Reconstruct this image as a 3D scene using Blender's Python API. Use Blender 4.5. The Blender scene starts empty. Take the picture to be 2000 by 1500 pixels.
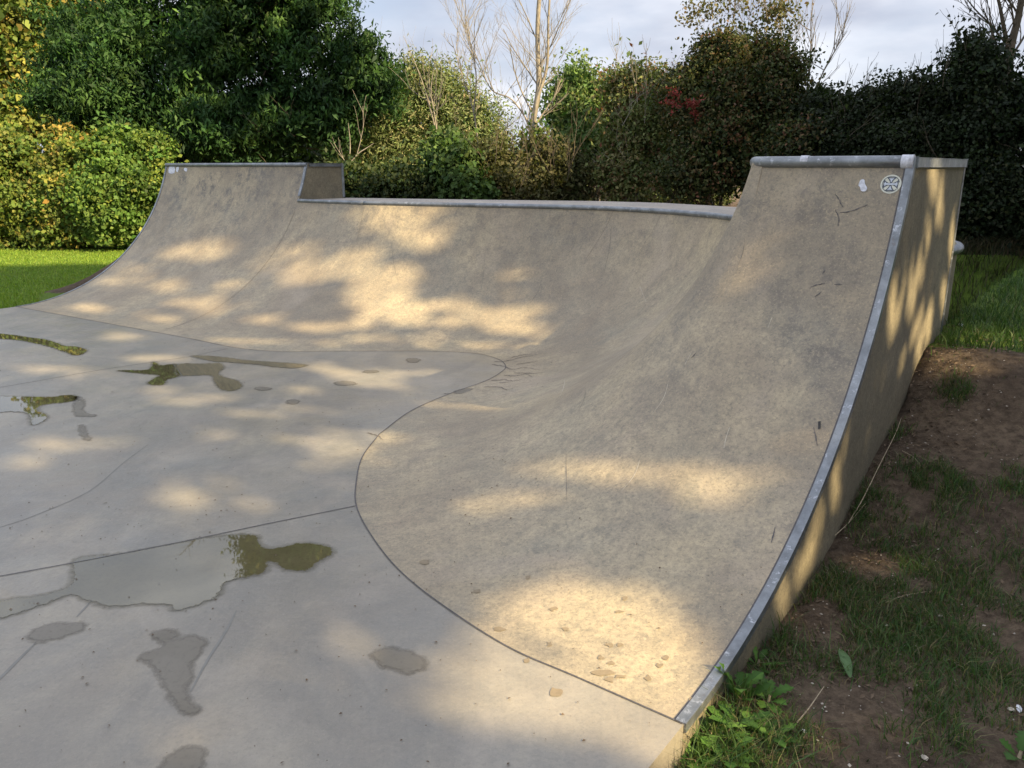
import bpy, bmesh, math, random
import numpy as np
from mathutils import Vector, noise
from mathutils.bvhtree import BVHTree

SC = bpy.context.scene
COL = SC.collection
rad = math.radians

# ------------------------------------------------------------------ camera
CAM_H = 1.5
FPX = 1555.0                       # focal length in photo pixels (photo 2000 x 1500)
TH = math.atan((750 - 325) / FPX)  # pitch below the horizon
cd = bpy.data.cameras.new('camera'); cam = bpy.data.objects.new('camera', cd); COL.objects.link(cam)
cam.location = (0, 0, CAM_H); cam.rotation_euler = (math.pi / 2 - TH, 0, 0)
cd.lens = FPX / 2000 * 36; cd.sensor_width = 36; cd.clip_end = 500; cd.clip_start = 0.05
SC.camera = cam

# ------------------------------------------------------------------ sun, sky, exposure
SUN_AZ, SUN_EL = 130.0, 32.0
sh = Vector((math.sin(rad(SUN_AZ)), math.cos(rad(SUN_AZ)), 0))       # horizontal direction towards the sun
sd = Vector((sh.x * math.cos(rad(SUN_EL)), sh.y * math.cos(rad(SUN_EL)), math.sin(rad(SUN_EL))))
sl = bpy.data.lights.new('sun', 'SUN'); sl.energy = 5.0; sl.angle = rad(0.55); sl.color = (1.0, 0.79, 0.46)
so = bpy.data.objects.new('sun', sl); COL.objects.link(so)
so.rotation_euler = (-sd).to_track_quat('-Z', 'Y').to_euler()

W = bpy.data.worlds.new("World"); SC.world = W; W.use_nodes = True
nt = W.node_tree; nt.nodes.clear()
def N(t, ty, **kw):
    n = t.nodes.new(ty)
    for k, v in kw.items():
        if k.startswith('_'): setattr(n, k[1:], v)
        else: n.inputs[k.replace('__', ' ')].default_value = v
    return n
def Lk(t, a, b): t.links.new(a, b)
sky = N(nt, 'ShaderNodeTexSky', _sky_type='NISHITA', _sun_disc=False)
sky.sun_elevation = rad(SUN_EL); sky.sun_rotation = rad(SUN_AZ)
tc = N(nt, 'ShaderNodeTexCoord')
mp = N(nt, 'ShaderNodeMapping'); mp.inputs['Scale'].default_value = (1, 1, 3.0)
mp.inputs['Location'].default_value = (3.1, 1.7, .4)
n1 = N(nt, 'ShaderNodeTexNoise', Scale=2.6, Detail=7.0, Roughness=.55)
cr = N(nt, 'ShaderNodeValToRGB'); cr.color_ramp.elements[0].position = .36; cr.color_ramp.elements[1].position = .60
n2 = N(nt, 'ShaderNodeTexNoise', Scale=4.2, Detail=6.0, Roughness=.5)
cr2 = N(nt, 'ShaderNodeValToRGB'); cr2.color_ramp.elements[0].position = .35; cr2.color_ramp.elements[1].position = .62
cr2.color_ramp.elements[0].color = (4.9, 5.2, 6.3, 1); cr2.color_ramp.elements[1].color = (9.6, 9.8, 10.5, 1)
mx = N(nt, 'ShaderNodeMix', _data_type='RGBA')
Lk(nt, tc.outputs['Generated'], mp.inputs[0]); Lk(nt, mp.outputs[0], n1.inputs['Vector']); Lk(nt, mp.outputs[0], n2.inputs['Vector'])
Lk(nt, n1.outputs['Fac'], cr.inputs[0]); Lk(nt, n2.outputs['Fac'], cr2.inputs[0])
skb = N(nt, 'ShaderNodeMix', _data_type='RGBA'); skb.inputs['Factor'].default_value = .55
skb.inputs[7].default_value = (6.9, 7.5, 9.3, 1)      # thin high haze over the blue
Lk(nt, sky.outputs[0], skb.inputs[6])
Lk(nt, cr.outputs[0], mx.inputs['Factor']); Lk(nt, skb.outputs[2], mx.inputs[6]); Lk(nt, cr2.outputs[0], mx.inputs[7])
bg = N(nt, 'ShaderNodeBackground', Strength=.0545); wo = N(nt, 'ShaderNodeOutputWorld')
sz = N(nt, 'ShaderNodeSeparateXYZ'); Lk(nt, tc.outputs['Generated'], sz.inputs[0])
ez = N(nt, 'ShaderNodeMapRange'); ez.inputs[1].default_value = .22; ez.inputs[2].default_value = .50; ez.inputs[3].default_value = .88; ez.inputs[4].default_value = 1.42
Lk(nt, sz.outputs[2], ez.inputs[0])      # overcast skies are brighter overhead than at the horizon
vm = N(nt, 'ShaderNodeVectorMath', _operation='SCALE'); Lk(nt, mx.outputs[2], vm.inputs[0]); Lk(nt, ez.outputs[0], vm.inputs['Scale'])
Lk(nt, vm.outputs[0], bg.inputs[0]); Lk(nt, bg.outputs[0], wo.inputs[0])

SC.view_settings.view_transform = 'Standard'; SC.view_settings.look = 'None'
SC.view_settings.exposure = 1.22; SC.view_settings.gamma = 1.0
try: SC.view_settings.use_curve_mapping = False
except Exception: pass

# ------------------------------------------------------------------ helpers
def ray(px, py):
    a = (px - 1000) / FPX; b = -(py - 750) / FPX
    return Vector((a, math.cos(TH) + b * math.sin(TH), -math.sin(TH) + b * math.cos(TH)))
def onz(px, py, z=0.0):
    d = ray(px, py); t = (z - CAM_H) / d.z
    return Vector((d.x * t, d.y * t, z))
def at(px, py, Y):
    d = ray(px, py); t = Y / d.y
    return Vector((d.x * t, Y, CAM_H + d.z * t))

def link(name, me, mat=None, parent=None):
    o = bpy.data.objects.new(name, me); COL.objects.link(o)
    if mat is not None: me.materials.append(mat)
    if parent is not None: o.parent = parent
    return o
def tag(o, label=None, cat=None, group=None, kind=None):
    if label: o['label'] = label
    if cat: o['category'] = cat
    if group: o['group'] = group
    if kind: o['kind'] = kind
    return o
def empty(name, loc, label, cat, group=None):
    o = bpy.data.objects.new(name, None); COL.objects.link(o); o.location = loc
    o.empty_display_size = .2
    return tag(o, label, cat, group)
def mesh(name, verts, faces, smooth=False):
    me = bpy.data.meshes.new(name); me.from_pydata([tuple(v) for v in verts], [], faces); me.update()
    if smooth: me.polygons.foreach_set('use_smooth', [True] * len(me.polygons))
    return me
def np_mesh(name, V, F, k, col=None, smooth=False):
    """V (n,3), F (m,k) faces of k corners, col (n,3) vertex tint"""
    me = bpy.data.meshes.new(name)
    me.vertices.add(len(V)); me.vertices.foreach_set('co', np.ascontiguousarray(V, dtype=np.float32).ravel())
    me.loops.add(F.size); me.loops.foreach_set('vertex_index', np.ascontiguousarray(F, dtype=np.int32).ravel())
    me.polygons.add(len(F)); me.polygons.foreach_set('loop_start', np.arange(0, F.size, k, dtype=np.int32))
    me.polygons.foreach_set('loop_total', np.full(len(F), k, dtype=np.int32))
    if smooth: me.polygons.foreach_set('use_smooth', np.ones(len(F), dtype=bool))
    me.update(calc_edges=True)
    if col is not None:
        a = me.color_attributes.new('tint', 'FLOAT_COLOR', 'POINT')
        c = np.ones((len(V), 4), dtype=np.float32); c[:, :3] = col
        a.data.foreach_set('color', c.ravel())
    return me
def tubes(name, polys, sides=5, smooth=True):
    """polys: list of (points (n,3), radii (n,)) -> one mesh of tapered tubes"""
    VV = []; FF = []; base = 0
    ang = np.arange(sides) * 2 * np.pi / sides
    for P, R in polys:
        P = np.asarray(P, float); R = np.asarray(R, float); n = len(P)
        T = np.gradient(P, axis=0); T /= np.linalg.norm(T, axis=1)[:, None] + 1e-9
        ref = np.array([0, 0, 1.0]) if abs(T[0][2]) < .9 else np.array([1.0, 0, 0])
        A = np.cross(T, ref); A /= np.linalg.norm(A, axis=1)[:, None] + 1e-9
        B = np.cross(T, A)
        ring = P[:, None, :] + R[:, None, None] * (np.cos(ang)[None, :, None] * A[:, None, :] + np.sin(ang)[None, :, None] * B[:, None, :])
        VV.append(ring.reshape(-1, 3))
        i = np.arange(n - 1)[:, None] * sides; j = np.arange(sides)[None, :]; j2 = (j + 1) % sides
        FF.append((np.stack([i + j, i + j2, i + sides + j2, i + sides + j], -1).reshape(-1, 4)) + base)
        base += n * sides
    return np_mesh(name, np.concatenate(VV), np.concatenate(FF), 4, smooth=smooth)
def solid_tube(name, P, r, sides=12):
    """closed round bar along P"""
    P = np.asarray(P, float); n = len(P)
    me0 = tubes(name, [(P, np.full(n, r))], sides)
    bm = bmesh.new(); bm.from_mesh(me0); bm.verts.ensure_lookup_table()
    for s in (0, (n - 1) * sides):
        try: bm.faces.new([bm.verts[s + q] for q in range(sides)])
        except Exception: pass
    bmesh.ops.recalc_face_normals(bm, faces=bm.faces[:])
    bm.to_mesh(me0); bm.free()
    return me0
def prism(name, poly, z0, z1, bevel=0.0):
    n = len(poly)
    bm = bmesh.new()
    lo = [bm.verts.new((p[0], p[1], z0)) for p in poly]; hi = [bm.verts.new((p[0], p[1], z1)) for p in poly]
    f1 = bm.faces.new(hi); f2 = bm.faces.new(lo[::-1])
    for i in range(n):
        j = (i + 1) % n; bm.faces.new((lo[i], lo[j], hi[j], hi[i]))
    bmesh.ops.recalc_face_normals(bm, faces=bm.faces[:])
    if bevel > 0: bmesh.ops.bevel(bm, geom=bm.edges[:], offset=bevel, segments=2, affect='EDGES')
    bmesh.ops.triangulate(bm, faces=[f for f in bm.faces if len(f.verts) > 4])
    me = bpy.data.meshes.new(name); bm.to_mesh(me); bm.free(); return me

# ------------------------------------------------------------------ materials
def mat(name):
    m = bpy.data.materials.new(name); m.use_nodes = True; t = m.node_tree; t.nodes.clear()
    o = N(t, 'ShaderNodeOutputMaterial'); p = N(t, 'ShaderNodeBsdfPrincipled'); Lk(t, p.outputs[0], o.inputs[0])
    return m, t, p, o
def ramp(t, fac, stops, interp='LINEAR'):
    r = N(t, 'ShaderNodeValToRGB'); r.color_ramp.interpolation = interp
    e = r.color_ramp.elements
    while len(e) < len(stops): e.new(.5)
    for i, (p, c) in enumerate(stops):
        e[i].position = p; e[i].color = (c, c, c, 1) if isinstance(c, (int, float)) else (*c, 1)
    Lk(t, fac, r.inputs[0]); return r.outputs[0]
def mixc(t, fac, a, b, mode='MIX'):
    m = N(t, 'ShaderNodeMix', _data_type='RGBA', _blend_type=mode)
    for s, v in ((0, fac), (6, a), (7, b)):
        if isinstance(v, (int, float)): m.inputs[s].default_value = v
        elif isinstance(v, tuple): m.inputs[s].default_value = (*v, 1)
        else: Lk(t, v, m.inputs[s])
    return m.outputs[2]
def nz(t, vec, scale, detail=5.0, rough=.55, dist=0.0):
    n = N(t, 'ShaderNodeTexNoise', Scale=scale, Detail=detail, Roughness=rough, Distortion=dist)
    Lk(t, vec, n.inputs['Vector']); return n.outputs['Fac']
def mapv(t, vec, scale=(1, 1, 1), rot=(0, 0, 0), loc=(0, 0, 0)):
    m = N(t, 'ShaderNodeMapping'); m.inputs['Scale'].default_value = scale; m.inputs['Rotation'].default_value = rot
    m.inputs['Location'].default_value = loc; Lk(t, vec, m.inputs[0]); return m.outputs[0]
def bump(t, p, h, strength, dist=.01, prev=None):
    b = N(t, 'ShaderNodeBump', Strength=strength, Distance=dist); Lk(t, h, b.inputs['Height'])
    if prev is not None: Lk(t, prev, b.inputs['Normal'])
    Lk(t, b.outputs[0], p.inputs['Normal']); return b.outputs[0]
def coords(t, which='Object'): return N(t, 'ShaderNodeTexCoord').outputs[which]

def concrete(name, tan, grey, pink, grime=.0, rough=.6, streak=True, spots=.5, sheen=.5, mott=1.0):
    m, t, p, o = mat(name)
    g = N(t, 'ShaderNodeNewGeometry').outputs['Position']
    uv = coords(t, 'UV')
    big = nz(t, g, .9, 6, .6, .6); mid = nz(t, g, 3.1, 7, .62, .4); fine = nz(t, g, 38, 5, .7); vf = nz(t, g, 210, 3, .6)
    c = mixc(t, ramp(t, big, [(.38, 0), (.62, 1)]), tan, grey)
    c = mixc(t, ramp(t, mid, [(.45, 0), (.66, .8)]), c, pink)
    # cement-rich pale clouding and darker blotches of the surface itself
    c = mixc(t, ramp(t, nz(t, mapv(t, g, loc=(7, 3, 1)), 6.5, 8, .7, .3), [(.35, .0), (.70, .55 * mott)]), c, tuple(min(1, x * 1.32) for x in tan))
    if not streak: c = mixc(t, ramp(t, nz(t, mapv(t, g, scale=(1, .45, 1), rot=(0, 0, .7)), 1.7, 8, .66, 1.0), [(.44, 0), (.60, .55)]), c, tuple(x * .74 for x in grey))
    c = mixc(t, ramp(t, fine, [(.32, .42 * mott), (.56, 0)]), c, tuple(x * .55 for x in grey))
    c = mixc(t, ramp(t, vf, [(.58, 0), (.76, .45 * mott)]), c, tuple(min(1, x * 1.45) for x in tan))
    if streak:
        s = nz(t, mapv(t, uv, scale=(13, 1.3, 1)), 2.4, 8, .68, .1)
        c = mixc(t, ramp(t, s, [(.38, .17), (.54, 0)]), c, tuple(x * .70 for x in grey))
        s2 = nz(t, mapv(t, uv, scale=(9, 2.2, 1), loc=(4, 9, 0)), 2.2, 6, .6, .2)
        c = mixc(t, ramp(t, s2, [(.58, 0), (.76, .22)]), c, tuple(min(1, x * 1.30) for x in tan))
    # blotchy pores and stains at several sizes
    c = mixc(t, ramp(t, nz(t, mapv(t, g, loc=(2, 5, 8)), 13, 9, .78, .4), [(.34, .50 * mott), (.52, 0)]), c, tuple(x * .60 for x in grey))
    c = mixc(t, ramp(t, nz(t, mapv(t, g, loc=(9, 1, 4)), 17, 9, .78, .4), [(.52, 0), (.70, .45 * mott)]), c, tuple(min(1, x * 1.40) for x in tan))
    if grime > 0:
        # dark lichen / wheel grime in irregular patches, mostly near the lip
        v = N(t, 'ShaderNodeSeparateXYZ'); Lk(t, uv, v.inputs[0])
        msk = ramp(t, v.outputs[1], [(.2, .06), (.55, .35), (.95, 1)])
        gr = ramp(t, nz(t, g, 3.6, 12, .84, .15), [(.49, 0), (.60, 1)])
        dt = N(t, 'ShaderNodeVectorMath', _operation='DOT_PRODUCT'); Lk(t, g, dt.inputs[0]); dt.inputs[1].default_value = (math.cos(rad(37)), -math.sin(rad(37)), 0)
        off = .478 * math.cos(rad(37)) - 1.89 * math.sin(rad(37))
        qm = N(t, 'ShaderNodeMapRange'); qm.inputs[1].default_value = off - .55; qm.inputs[2].default_value = off - .08; Lk(t, dt.outputs['Value'], qm.inputs[0])
        mxm = N(t, 'ShaderNodeMath', _operation='MULTIPLY_ADD'); Lk(t, qm.outputs[0], mxm.inputs[0]); mxm.inputs[1].default_value = .45; Lk(t, msk, mxm.inputs[2]); mxm.use_clamp = True; msk = mxm.outputs[0]
        mm = N(t, 'ShaderNodeMath', _operation='MULTIPLY'); Lk(t, msk, mm.inputs[0]); Lk(t, gr, mm.inputs[1])
        m2 = N(t, 'ShaderNodeMath', _operation='MULTIPLY'); Lk(t, mm.outputs[0], m2.inputs[0]); m2.inputs[1].default_value = grime
        c = mixc(t, m2.outputs[0], c, (.095, .093, .092))
    zone = ramp(t, nz(t, mapv(t, g, loc=(1.3, 4.1, .6)), .85, 7, .62, .8), [(.42, 0), (.60, .62 if streak else .38)])
    c = mixc(t, zone, c, tuple(x * .62 for x in pink))
    pale = ramp(t, nz(t, mapv(t, g, loc=(6.3, .4, 2.6)), 1.3, 8, .66, .6), [(.54, 0), (.68, .50)])
    c = mixc(t, pale, c, tuple(min(1, x * 1.18) for x in pink))
    # small dark specks
    c = mixc(t, ramp(t, nz(t, g, 75, 6, .8), [(.36, .60 * mott), (.50, 0)]), c, tuple(x * .50 for x in grey))
    c = mixc(t, ramp(t, nz(t, mapv(t, g, loc=(3, 3, 3)), 95, 6, .8), [(.54, 0), (.68, .48 * mott)]), c, tuple(min(1, x * 1.5) for x in tan))
    vo = N(t, 'ShaderNodeTexVoronoi', Scale=11.0, Randomness=1.0); Lk(t, g, vo.inputs['Vector'])
    sp = ramp(t, vo.outputs['Distance'], [(.018, spots), (.055, 0)])
    c = mixc(t, sp, c, (.09, .075, .06))
    Lk(t, c, p.inputs['Base Color'])
    rr = ramp(t, mid, [(.3, rough - .08), (.7, rough + .12)]); Lk(t, rr, p.inputs['Roughness'])
    p.inputs['Specular IOR Level'].default_value = sheen
    b1 = bump(t, p, mid, .25, .03); b2 = bump(t, p, fine, .35, .004, b1); bump(t, p, vf, .25, .0015, b2)
    return m
M = {}
M['ramp'] = concrete('ramp_concrete', (.425, .342, .214), (.262, .240, .184), (.345, .282, .206), grime=.9, rough=.62)
M['floor'] = concrete('floor_concrete', (.330, .287, .212), (.228, .221, .197), (.305, .267, .214), grime=0, rough=.38, streak=False, spots=.2, sheen=.55, mott=.45)
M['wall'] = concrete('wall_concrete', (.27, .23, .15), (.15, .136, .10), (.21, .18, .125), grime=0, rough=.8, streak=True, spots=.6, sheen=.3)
M['deck'] = concrete('deck_concrete', (.44, .38, .30), (.34, .32, .29), (.42, .36, .31), grime=0, rough=.7, streak=False, spots=.2)

m, t, p, o = mat('galvanised_steel'); M['steel'] = m
g = N(t, 'ShaderNodeNewGeometry').outputs['Position']
c = mixc(t, ramp(t, nz(t, g, 9, 7, .7), [(.35, 0), (.65, 1)]), (.150, .162, .170), (.27, .287, .300))
c = mixc(t, ramp(t, nz(t, g, 60, 4, .7), [(.6, 0), (.75, .6)]), c, (.16, .15, .14))
Lk(t, c, p.inputs['Base Color']); p.inputs['Metallic'].default_value = .65
Lk(t, ramp(t, nz(t, g, 22, 5, .6), [(.3, .28), (.7, .55)]), p.inputs['Roughness'])
c = mixc(t, ramp(t, nz(t, mapv(t, g, loc=(3, 1, 2)), 26, 8, .75), [(.57, 0), (.66, .8)]), c, (.50, .52, .55))
c = mixc(t, ramp(t, nz(t, mapv(t, g, loc=(8, 1, 2)), 7, 9, .75), [(.60, 0), (.70, .7)]), c, (.13, .075, .045))
Lk(t, c, p.inputs['Base Color'])
bump(t, p, nz(t, g, 70, 4), .2, .002)

def plain(name, col, rough=.6, metal=0.0, var=.3, scale=30, spec=.5):
    m, t, p, o = mat(name)
    g = N(t, 'ShaderNodeNewGeometry').outputs['Position']
    c = mixc(t, ramp(t, nz(t, g, scale, 5, .6), [(.3, 0), (.7, 1)]), tuple(x * (1 - var) for x in col), tuple(min(1, x * (1 + var)) for x in col))
    Lk(t, c, p.inputs['Base Color']); p.inputs['Roughness'].default_value = rough; p.inputs['Metallic'].default_value = metal
    p.inputs['Specular IOR Level'].default_value = spec
    return m
M['white_paint'] = plain('white_paint', (.60, .61, .66), .55, var=.3, scale=60)
M['black_mark'] = plain('black_mark', (.03, .028, .026), .7)
M['joint'] = plain('joint_sealant', (.085, .078, .078), .7, scale=60)
M['form'] = plain('form_line', (.20, .165, .125), .8, scale=60)
M['crack'] = plain('crack_dark', (.15, .13, .11), .9, scale=80)
M['bark_pale'] = plain('bark_pale', (.25, .22, .175), .85, scale=14)
M['bark_dark'] = plain('bark_dark', (.10, .080, .055), .9, scale=14)
M['bark_red'] = plain('bark_red', (.30, .17, .09), .9, scale=14)
M['stem_dry'] = plain('dry_stem', (.36, .29, .19), .8, scale=40)
M['litter'] = plain('leaf_litter', (.13, .09, .055), .85, scale=50)
M['stone'] = plain('flint_chips', (.42, .37, .30), .75, scale=40, var=.45)
M['litter_white'] = plain('white_litter', (.72, .73, .76), .5, scale=40, var=.1)

def leafmat(name, rough=.6, trans=.28, spec=.22):
    m, t, p, o = mat(name)
    a = N(t, 'ShaderNodeAttribute', _attribute_name='tint')
    Lk(t, a.outputs['Color'], p.inputs['Base Color']); p.inputs['Roughness'].default_value = rough
    p.inputs['Specular IOR Level'].default_value = spec
    tr = N(t, 'ShaderNodeBsdfTranslucent')
    Lk(t, mixc(t, 1.0, a.outputs['Color'], (1.25, 1.35, .55), 'MULTIPLY'), tr.inputs['Color'])
    mx = N(t, 'ShaderNodeMixShader'); mx.inputs[0].default_value = trans
    Lk(t, p.outputs[0], mx.inputs[1]); Lk(t, tr.outputs[0], mx.inputs[2]); Lk(t, mx.outputs[0], o.inputs[0])
    return m
M['leaf'] = leafmat('leaves'); M['grass'] = leafmat('grass_blades', .5, .3, .3)

# dirt + lawn ground
m, t, p, o = mat('ground'); M['ground'] = m
g = N(t, 'ShaderNodeNewGeometry').outputs['Position']
at_ = N(t, 'ShaderNodeAttribute', _attribute_name='tint')
n_a = nz(t, g, 2.2, 8, .65, .3); n_b = nz(t, g, 24, 8, .7); n_c = nz(t, g, 120, 4, .65)
dirt = mixc(t, ramp(t, n_a, [(.35, 0), (.65, 1)]), (.105, .076, .052), (.195, .145, .098))
dirt = mixc(t, ramp(t, n_b, [(.35, .75), (.6, 0)]), dirt, (.040, .028, .020))
dirt = mixc(t, ramp(t, n_c, [(.60, 0), (.74, .7)]), dirt, (.24, .19, .14))
lawn = mixc(t, ramp(t, nz(t, g, 9, 8, .7), [(.3, 0), (.7, 1)]), (.07, .13, .016), (.14, .21, .032))
lawn = mixc(t, ramp(t, nz(t, g, .55, 5, .6), [(.4, 0), (.7, .5)]), lawn, (.13, .16, .04))
sx = N(t, 'ShaderNodeSeparateColor'); Lk(t, at_.outputs['Color'], sx.inputs[0])
edge = N(t, 'ShaderNodeMath', _operation='ADD'); Lk(t, sx.outputs[0], edge.inputs[0])
nn = N(t, 'ShaderNodeMath', _operation='MULTIPLY_ADD'); Lk(t, nz(t, g, 4, 8, .7), nn.inputs[0]); nn.inputs[1].default_value = .9; nn.inputs[2].default_value = -.45
Lk(t, nn.outputs[0], edge.inputs[1])
Lk(t, mixc(t, ramp(t, edge.outputs[0], [(.42, 0), (.58, 1)]), dirt, lawn), p.inputs['Base Color'])
p.inputs['Roughness'].default_value = .95; p.inputs['Specular IOR Level'].default_value = .15
b1 = bump(t, p, n_b, .9, .03); bump(t, p, n_c, .7, .008, b1)

# puddle: wet concrete under a film of still water; 'wet' falls off over the drying rim
def wetmat(name, rough, dark, coat):
    m, t, p, o = mat(name)
    tone = ((.190, .165, .080), (.250, .215, .110)) if coat else ((.31, .275, .21), (.38, .34, .27))   # algae-tinted where water stands
    g = N(t, 'ShaderNodeNewGeometry').outputs['Position']
    c = mixc(t, ramp(t, nz(t, g, 4, 7, .6), [(.35, 0), (.65, 1)]), tuple(x * dark for x in (tone[0])), tuple(x * dark for x in (tone[1])))
    c = mixc(t, ramp(t, nz(t, g, 60, 5, .7), [(.3, .4), (.5, 0)]), c, tuple(x * dark * .6 for x in tone[0]))
    Lk(t, c, p.inputs['Base Color']); p.inputs['Roughness'].default_value = rough
    p.inputs['IOR'].default_value = 1.45 if coat else 1.4
    p.inputs['Specular IOR Level'].default_value = .5 if not coat else 1.0
    if coat: bump(t, p, nz(t, g, 5, 2, .5), .015, .01)
    at_ = N(t, 'ShaderNodeAttribute', _attribute_name='tint'); sc_ = N(t, 'ShaderNodeSeparateColor'); Lk(t, at_.outputs['Color'], sc_.inputs[0])
    ad = N(t, 'ShaderNodeMath', _operation='MULTIPLY_ADD'); Lk(t, nz(t, g, 26, 6, .65), ad.inputs[0]); ad.inputs[1].default_value = .62; Lk(t, sc_.outputs[0], ad.inputs[2])
    mask = ramp(t, ad.outputs[0], [(.50, 0), (.76, .42), (.80, 1)] if coat else [(.62, 0), (.90, .9)])
    if coat: Lk(t, ramp(t, ad.outputs[0], [(.77, .5), (.82, .02)]), p.inputs['Roughness'])
    tr = N(t, 'ShaderNodeBsdfTransparent'); mx = N(t, 'ShaderNodeMixShader')
    Lk(t, mask, mx.inputs[0]); Lk(t, tr.outputs[0], mx.inputs[1]); Lk(t, p.outputs[0], mx.inputs[2]); Lk(t, mx.outputs[0], o.inputs[0])
    return m
M['water'] = wetmat('puddle_water', .02, .50, True)
M['damp'] = wetmat('damp_concrete', .40, .54, False)

# ------------------------------------------------------------------ ramp surface (base curve, lip curve)
HT, HL = 1.535, 1.155
dL = Vector((math.sin(rad(33)), math.cos(rad(33))))
dR = Vector((math.sin(rad(37)), math.cos(rad(37))))
P0 = Vector((.478, 1.89))
def lip(B, d, R, h): return B + d * math.sqrt(2 * R * h - h * h)
B0 = Vector((-5.50, 8.74)); B1 = Vector((-3.37, 7.345)); RT = 2.15
C0 = lip(B0, dL, RT, HT); C1 = lip(B1, dL, RT, HT); C1l = lip(B1, dL, RT, HL)
CR = lip(P0, dR, RT, HT)
pR = Vector((-dR.y, dR.x))                       # along the right lip, away from its free edge
CA = CR + pR * .70                               # apex of the hip
low = [  # (base xy, lip xy) rulings of the low section, left to right
 (B1, C1l),
 (Vector((-2.90, 7.035)), Vector((-1.93, 8.66))),
 (Vector((-2.43, 6.70)), Vector((-1.52, 8.40))),
 (Vector((-2.15, 6.57)), Vector((-1.18, 8.24))),
 (Vector((-1.88, 6.515)), Vector((-.85, 8.10))),
 (Vector((-1.29, 6.53)), Vector((-.17, 7.84))),
 (Vector((-.85, 6.535)), Vector((.35, 7.62))),
 (Vector((-.60, 6.52)), Vector((.74, 7.40))),
 (Vector((-.40, 6.48)), Vector((1.02, 7.14))),
 (Vector((-.24, 6.40)), Vector((1.26, 6.82))),
 (Vector((-.11, 6.24)), Vector((1.47, 6.42))),
 (Vector((-.055, 6.06)), Vector((1.58, 6.10))),
 (Vector((-.065, 5.88)), Vector((1.62, 5.80))),
 (Vector((-.19, 5.57)), Vector((1.58, 5.40))),
 (Vector((-.42, 5.24)), Vector((1.46, 4.92))),
 (Vector((-.64, 4.84)), Vector((1.32, 4.48))),
 (Vector((-.77, 4.38)), None)]
hipT = [  # tall hip, from its cut edge round to the free edge
 (Vector((-.77, 4.38)), CA + Vector((.05, .06))),
 (Vector((-.80, 4.00)), CA + Vector((.015, .03))),
 (Vector((-.765, 3.64)), CA + Vector((0, .01))),
 (Vector((-.71, 3.36)), CA + Vector((0, 0))),
 (Vector((-.59, 3.06)), CA + Vector((0.01, -.01))),
 (Vector((-.44, 2.775)), CA + Vector((0.02, -.02))),
 (Vector((-.26, 2.53)), CA + Vector((0.035, -.035))),
 (P0 + pR * .62, CA - pR * .08),
 (P0 + pR * .35, CR + pR * .35),
 (P0, CR)]
def Rof(B, C, h): r = (C - B).length; return (r * r + h * h) / (2 * h)
Bh, Ch = hipT[0]; Rh = Rof(Bh, Ch, HT)
low[-1] = (Bh, lip(Bh, (Ch - Bh).normalized(), Rh, HL))
def catmull(K, n):
    K = np.array(K, float); out = []
    for i in range(len(K) - 1):
        p0 = K[i - 1] if i else 2 * K[0] - K[1]; p1 = K[i]; p2 = K[i + 1]; p3 = K[i + 2] if i + 2 < len(K) else 2 * K[-1] - K[-2]
        for s in range(n):
            u = s / n
            out.append(.5 * (2 * p1 + (p2 - p0) * u + (2 * p0 - 5 * p1 + 4 * p2 - p3) * u * u + (3 * p1 - p0 - 3 * p2 + p3) * u ** 3))
    out.append(K[-1]); return np.array(out)
NV = 44
def section(keys, h, n, straight=False):
    """returns grid of points [ruling][v]"""
    K = [list(b) + list(c) for b, c in keys]
    Q = catmull(K, n) if not straight else np.array([np.array(K[0]) * (1 - s / n) + np.array(K[-1]) * (s / n) for s in range(n + 1)])
    G = np.zeros((len(Q), NV + 1, 3))
    for i, q in enumerate(Q):
        B = q[:2]; C = q[2:]; r = np.linalg.norm(C - B); d = (C - B) / r; R = (r * r + h * h) / (2 * h)
        ph = np.linspace(0, math.acos(1 - h / R), NV + 1)
        G[i, :, :2] = B + d * (R * np.sin(ph))[:, None]; G[i, :, 2] = R * (1 - np.cos(ph))
    return G
def surf_mesh(name, G, htop, u0=0.0):
    nu, nv = G.shape[:2]
    F = [(i * nv + j, (i + 1) * nv + j, (i + 1) * nv + j + 1, i * nv + j + 1) for i in range(nu - 1) for j in range(nv - 1)]
    me = mesh(name, G.reshape(-1, 3), F, True)
    mid = G[:, nv // 2]; U = u0 + np.concatenate([[0], np.cumsum(np.linalg.norm(np.diff(mid, axis=0), axis=1))])
    uv = me.uv_layers.new(name='UVMap')
    for lp in me.loops:
        k = lp.vertex_index; uv.data[lp.index].uv = (U[k // nv], (k % nv) / (nv - 1) * htop / HT)
    return me
ramp_root = empty('skate_ramp', (0, 7, 0), 'weathered tan concrete quarter pipe ramp with steel coping and two tall raised ends', 'skate ramp')
OFF = Vector((0, -7, 0))
def rpart(name, me, mt, label=None):
    o = link(name, me, mt, ramp_root); o.location = OFF
    if label: o['label'] = label
    return o
GL = section([(B0, C0), (B1, C1)], HT, 24, True)
GM = section(low, HL, 7)
GR = section(hipT, HT, 7)
sL = rpart('riding_surface', surf_mesh('riding_surface', GL, HT, 0), M['ramp'], 'tall straight curved slope at the far left end of the ramp')
sM = rpart('riding_surface', surf_mesh('riding_surface', GM, HL, 3), M['ramp'], 'low curved middle slope that bends round the corner')
sR = rpart('riding_surface', surf_mesh('riding_surface', GR, HT, 12), M['ramp'], 'tall near slope on the right that rounds into a hip')
for s_ in (sL, sM, sR):
    bm = bmesh.new(); bm.from_mesh(s_.data); bmesh.ops.recalc_face_normals(bm, faces=bm.faces[:])
    if sum(f.normal.z for f in bm.faces) < 0: bmesh.ops.reverse_faces(bm, faces=bm.faces[:])
    bm.to_mesh(s_.data); bm.free()

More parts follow.
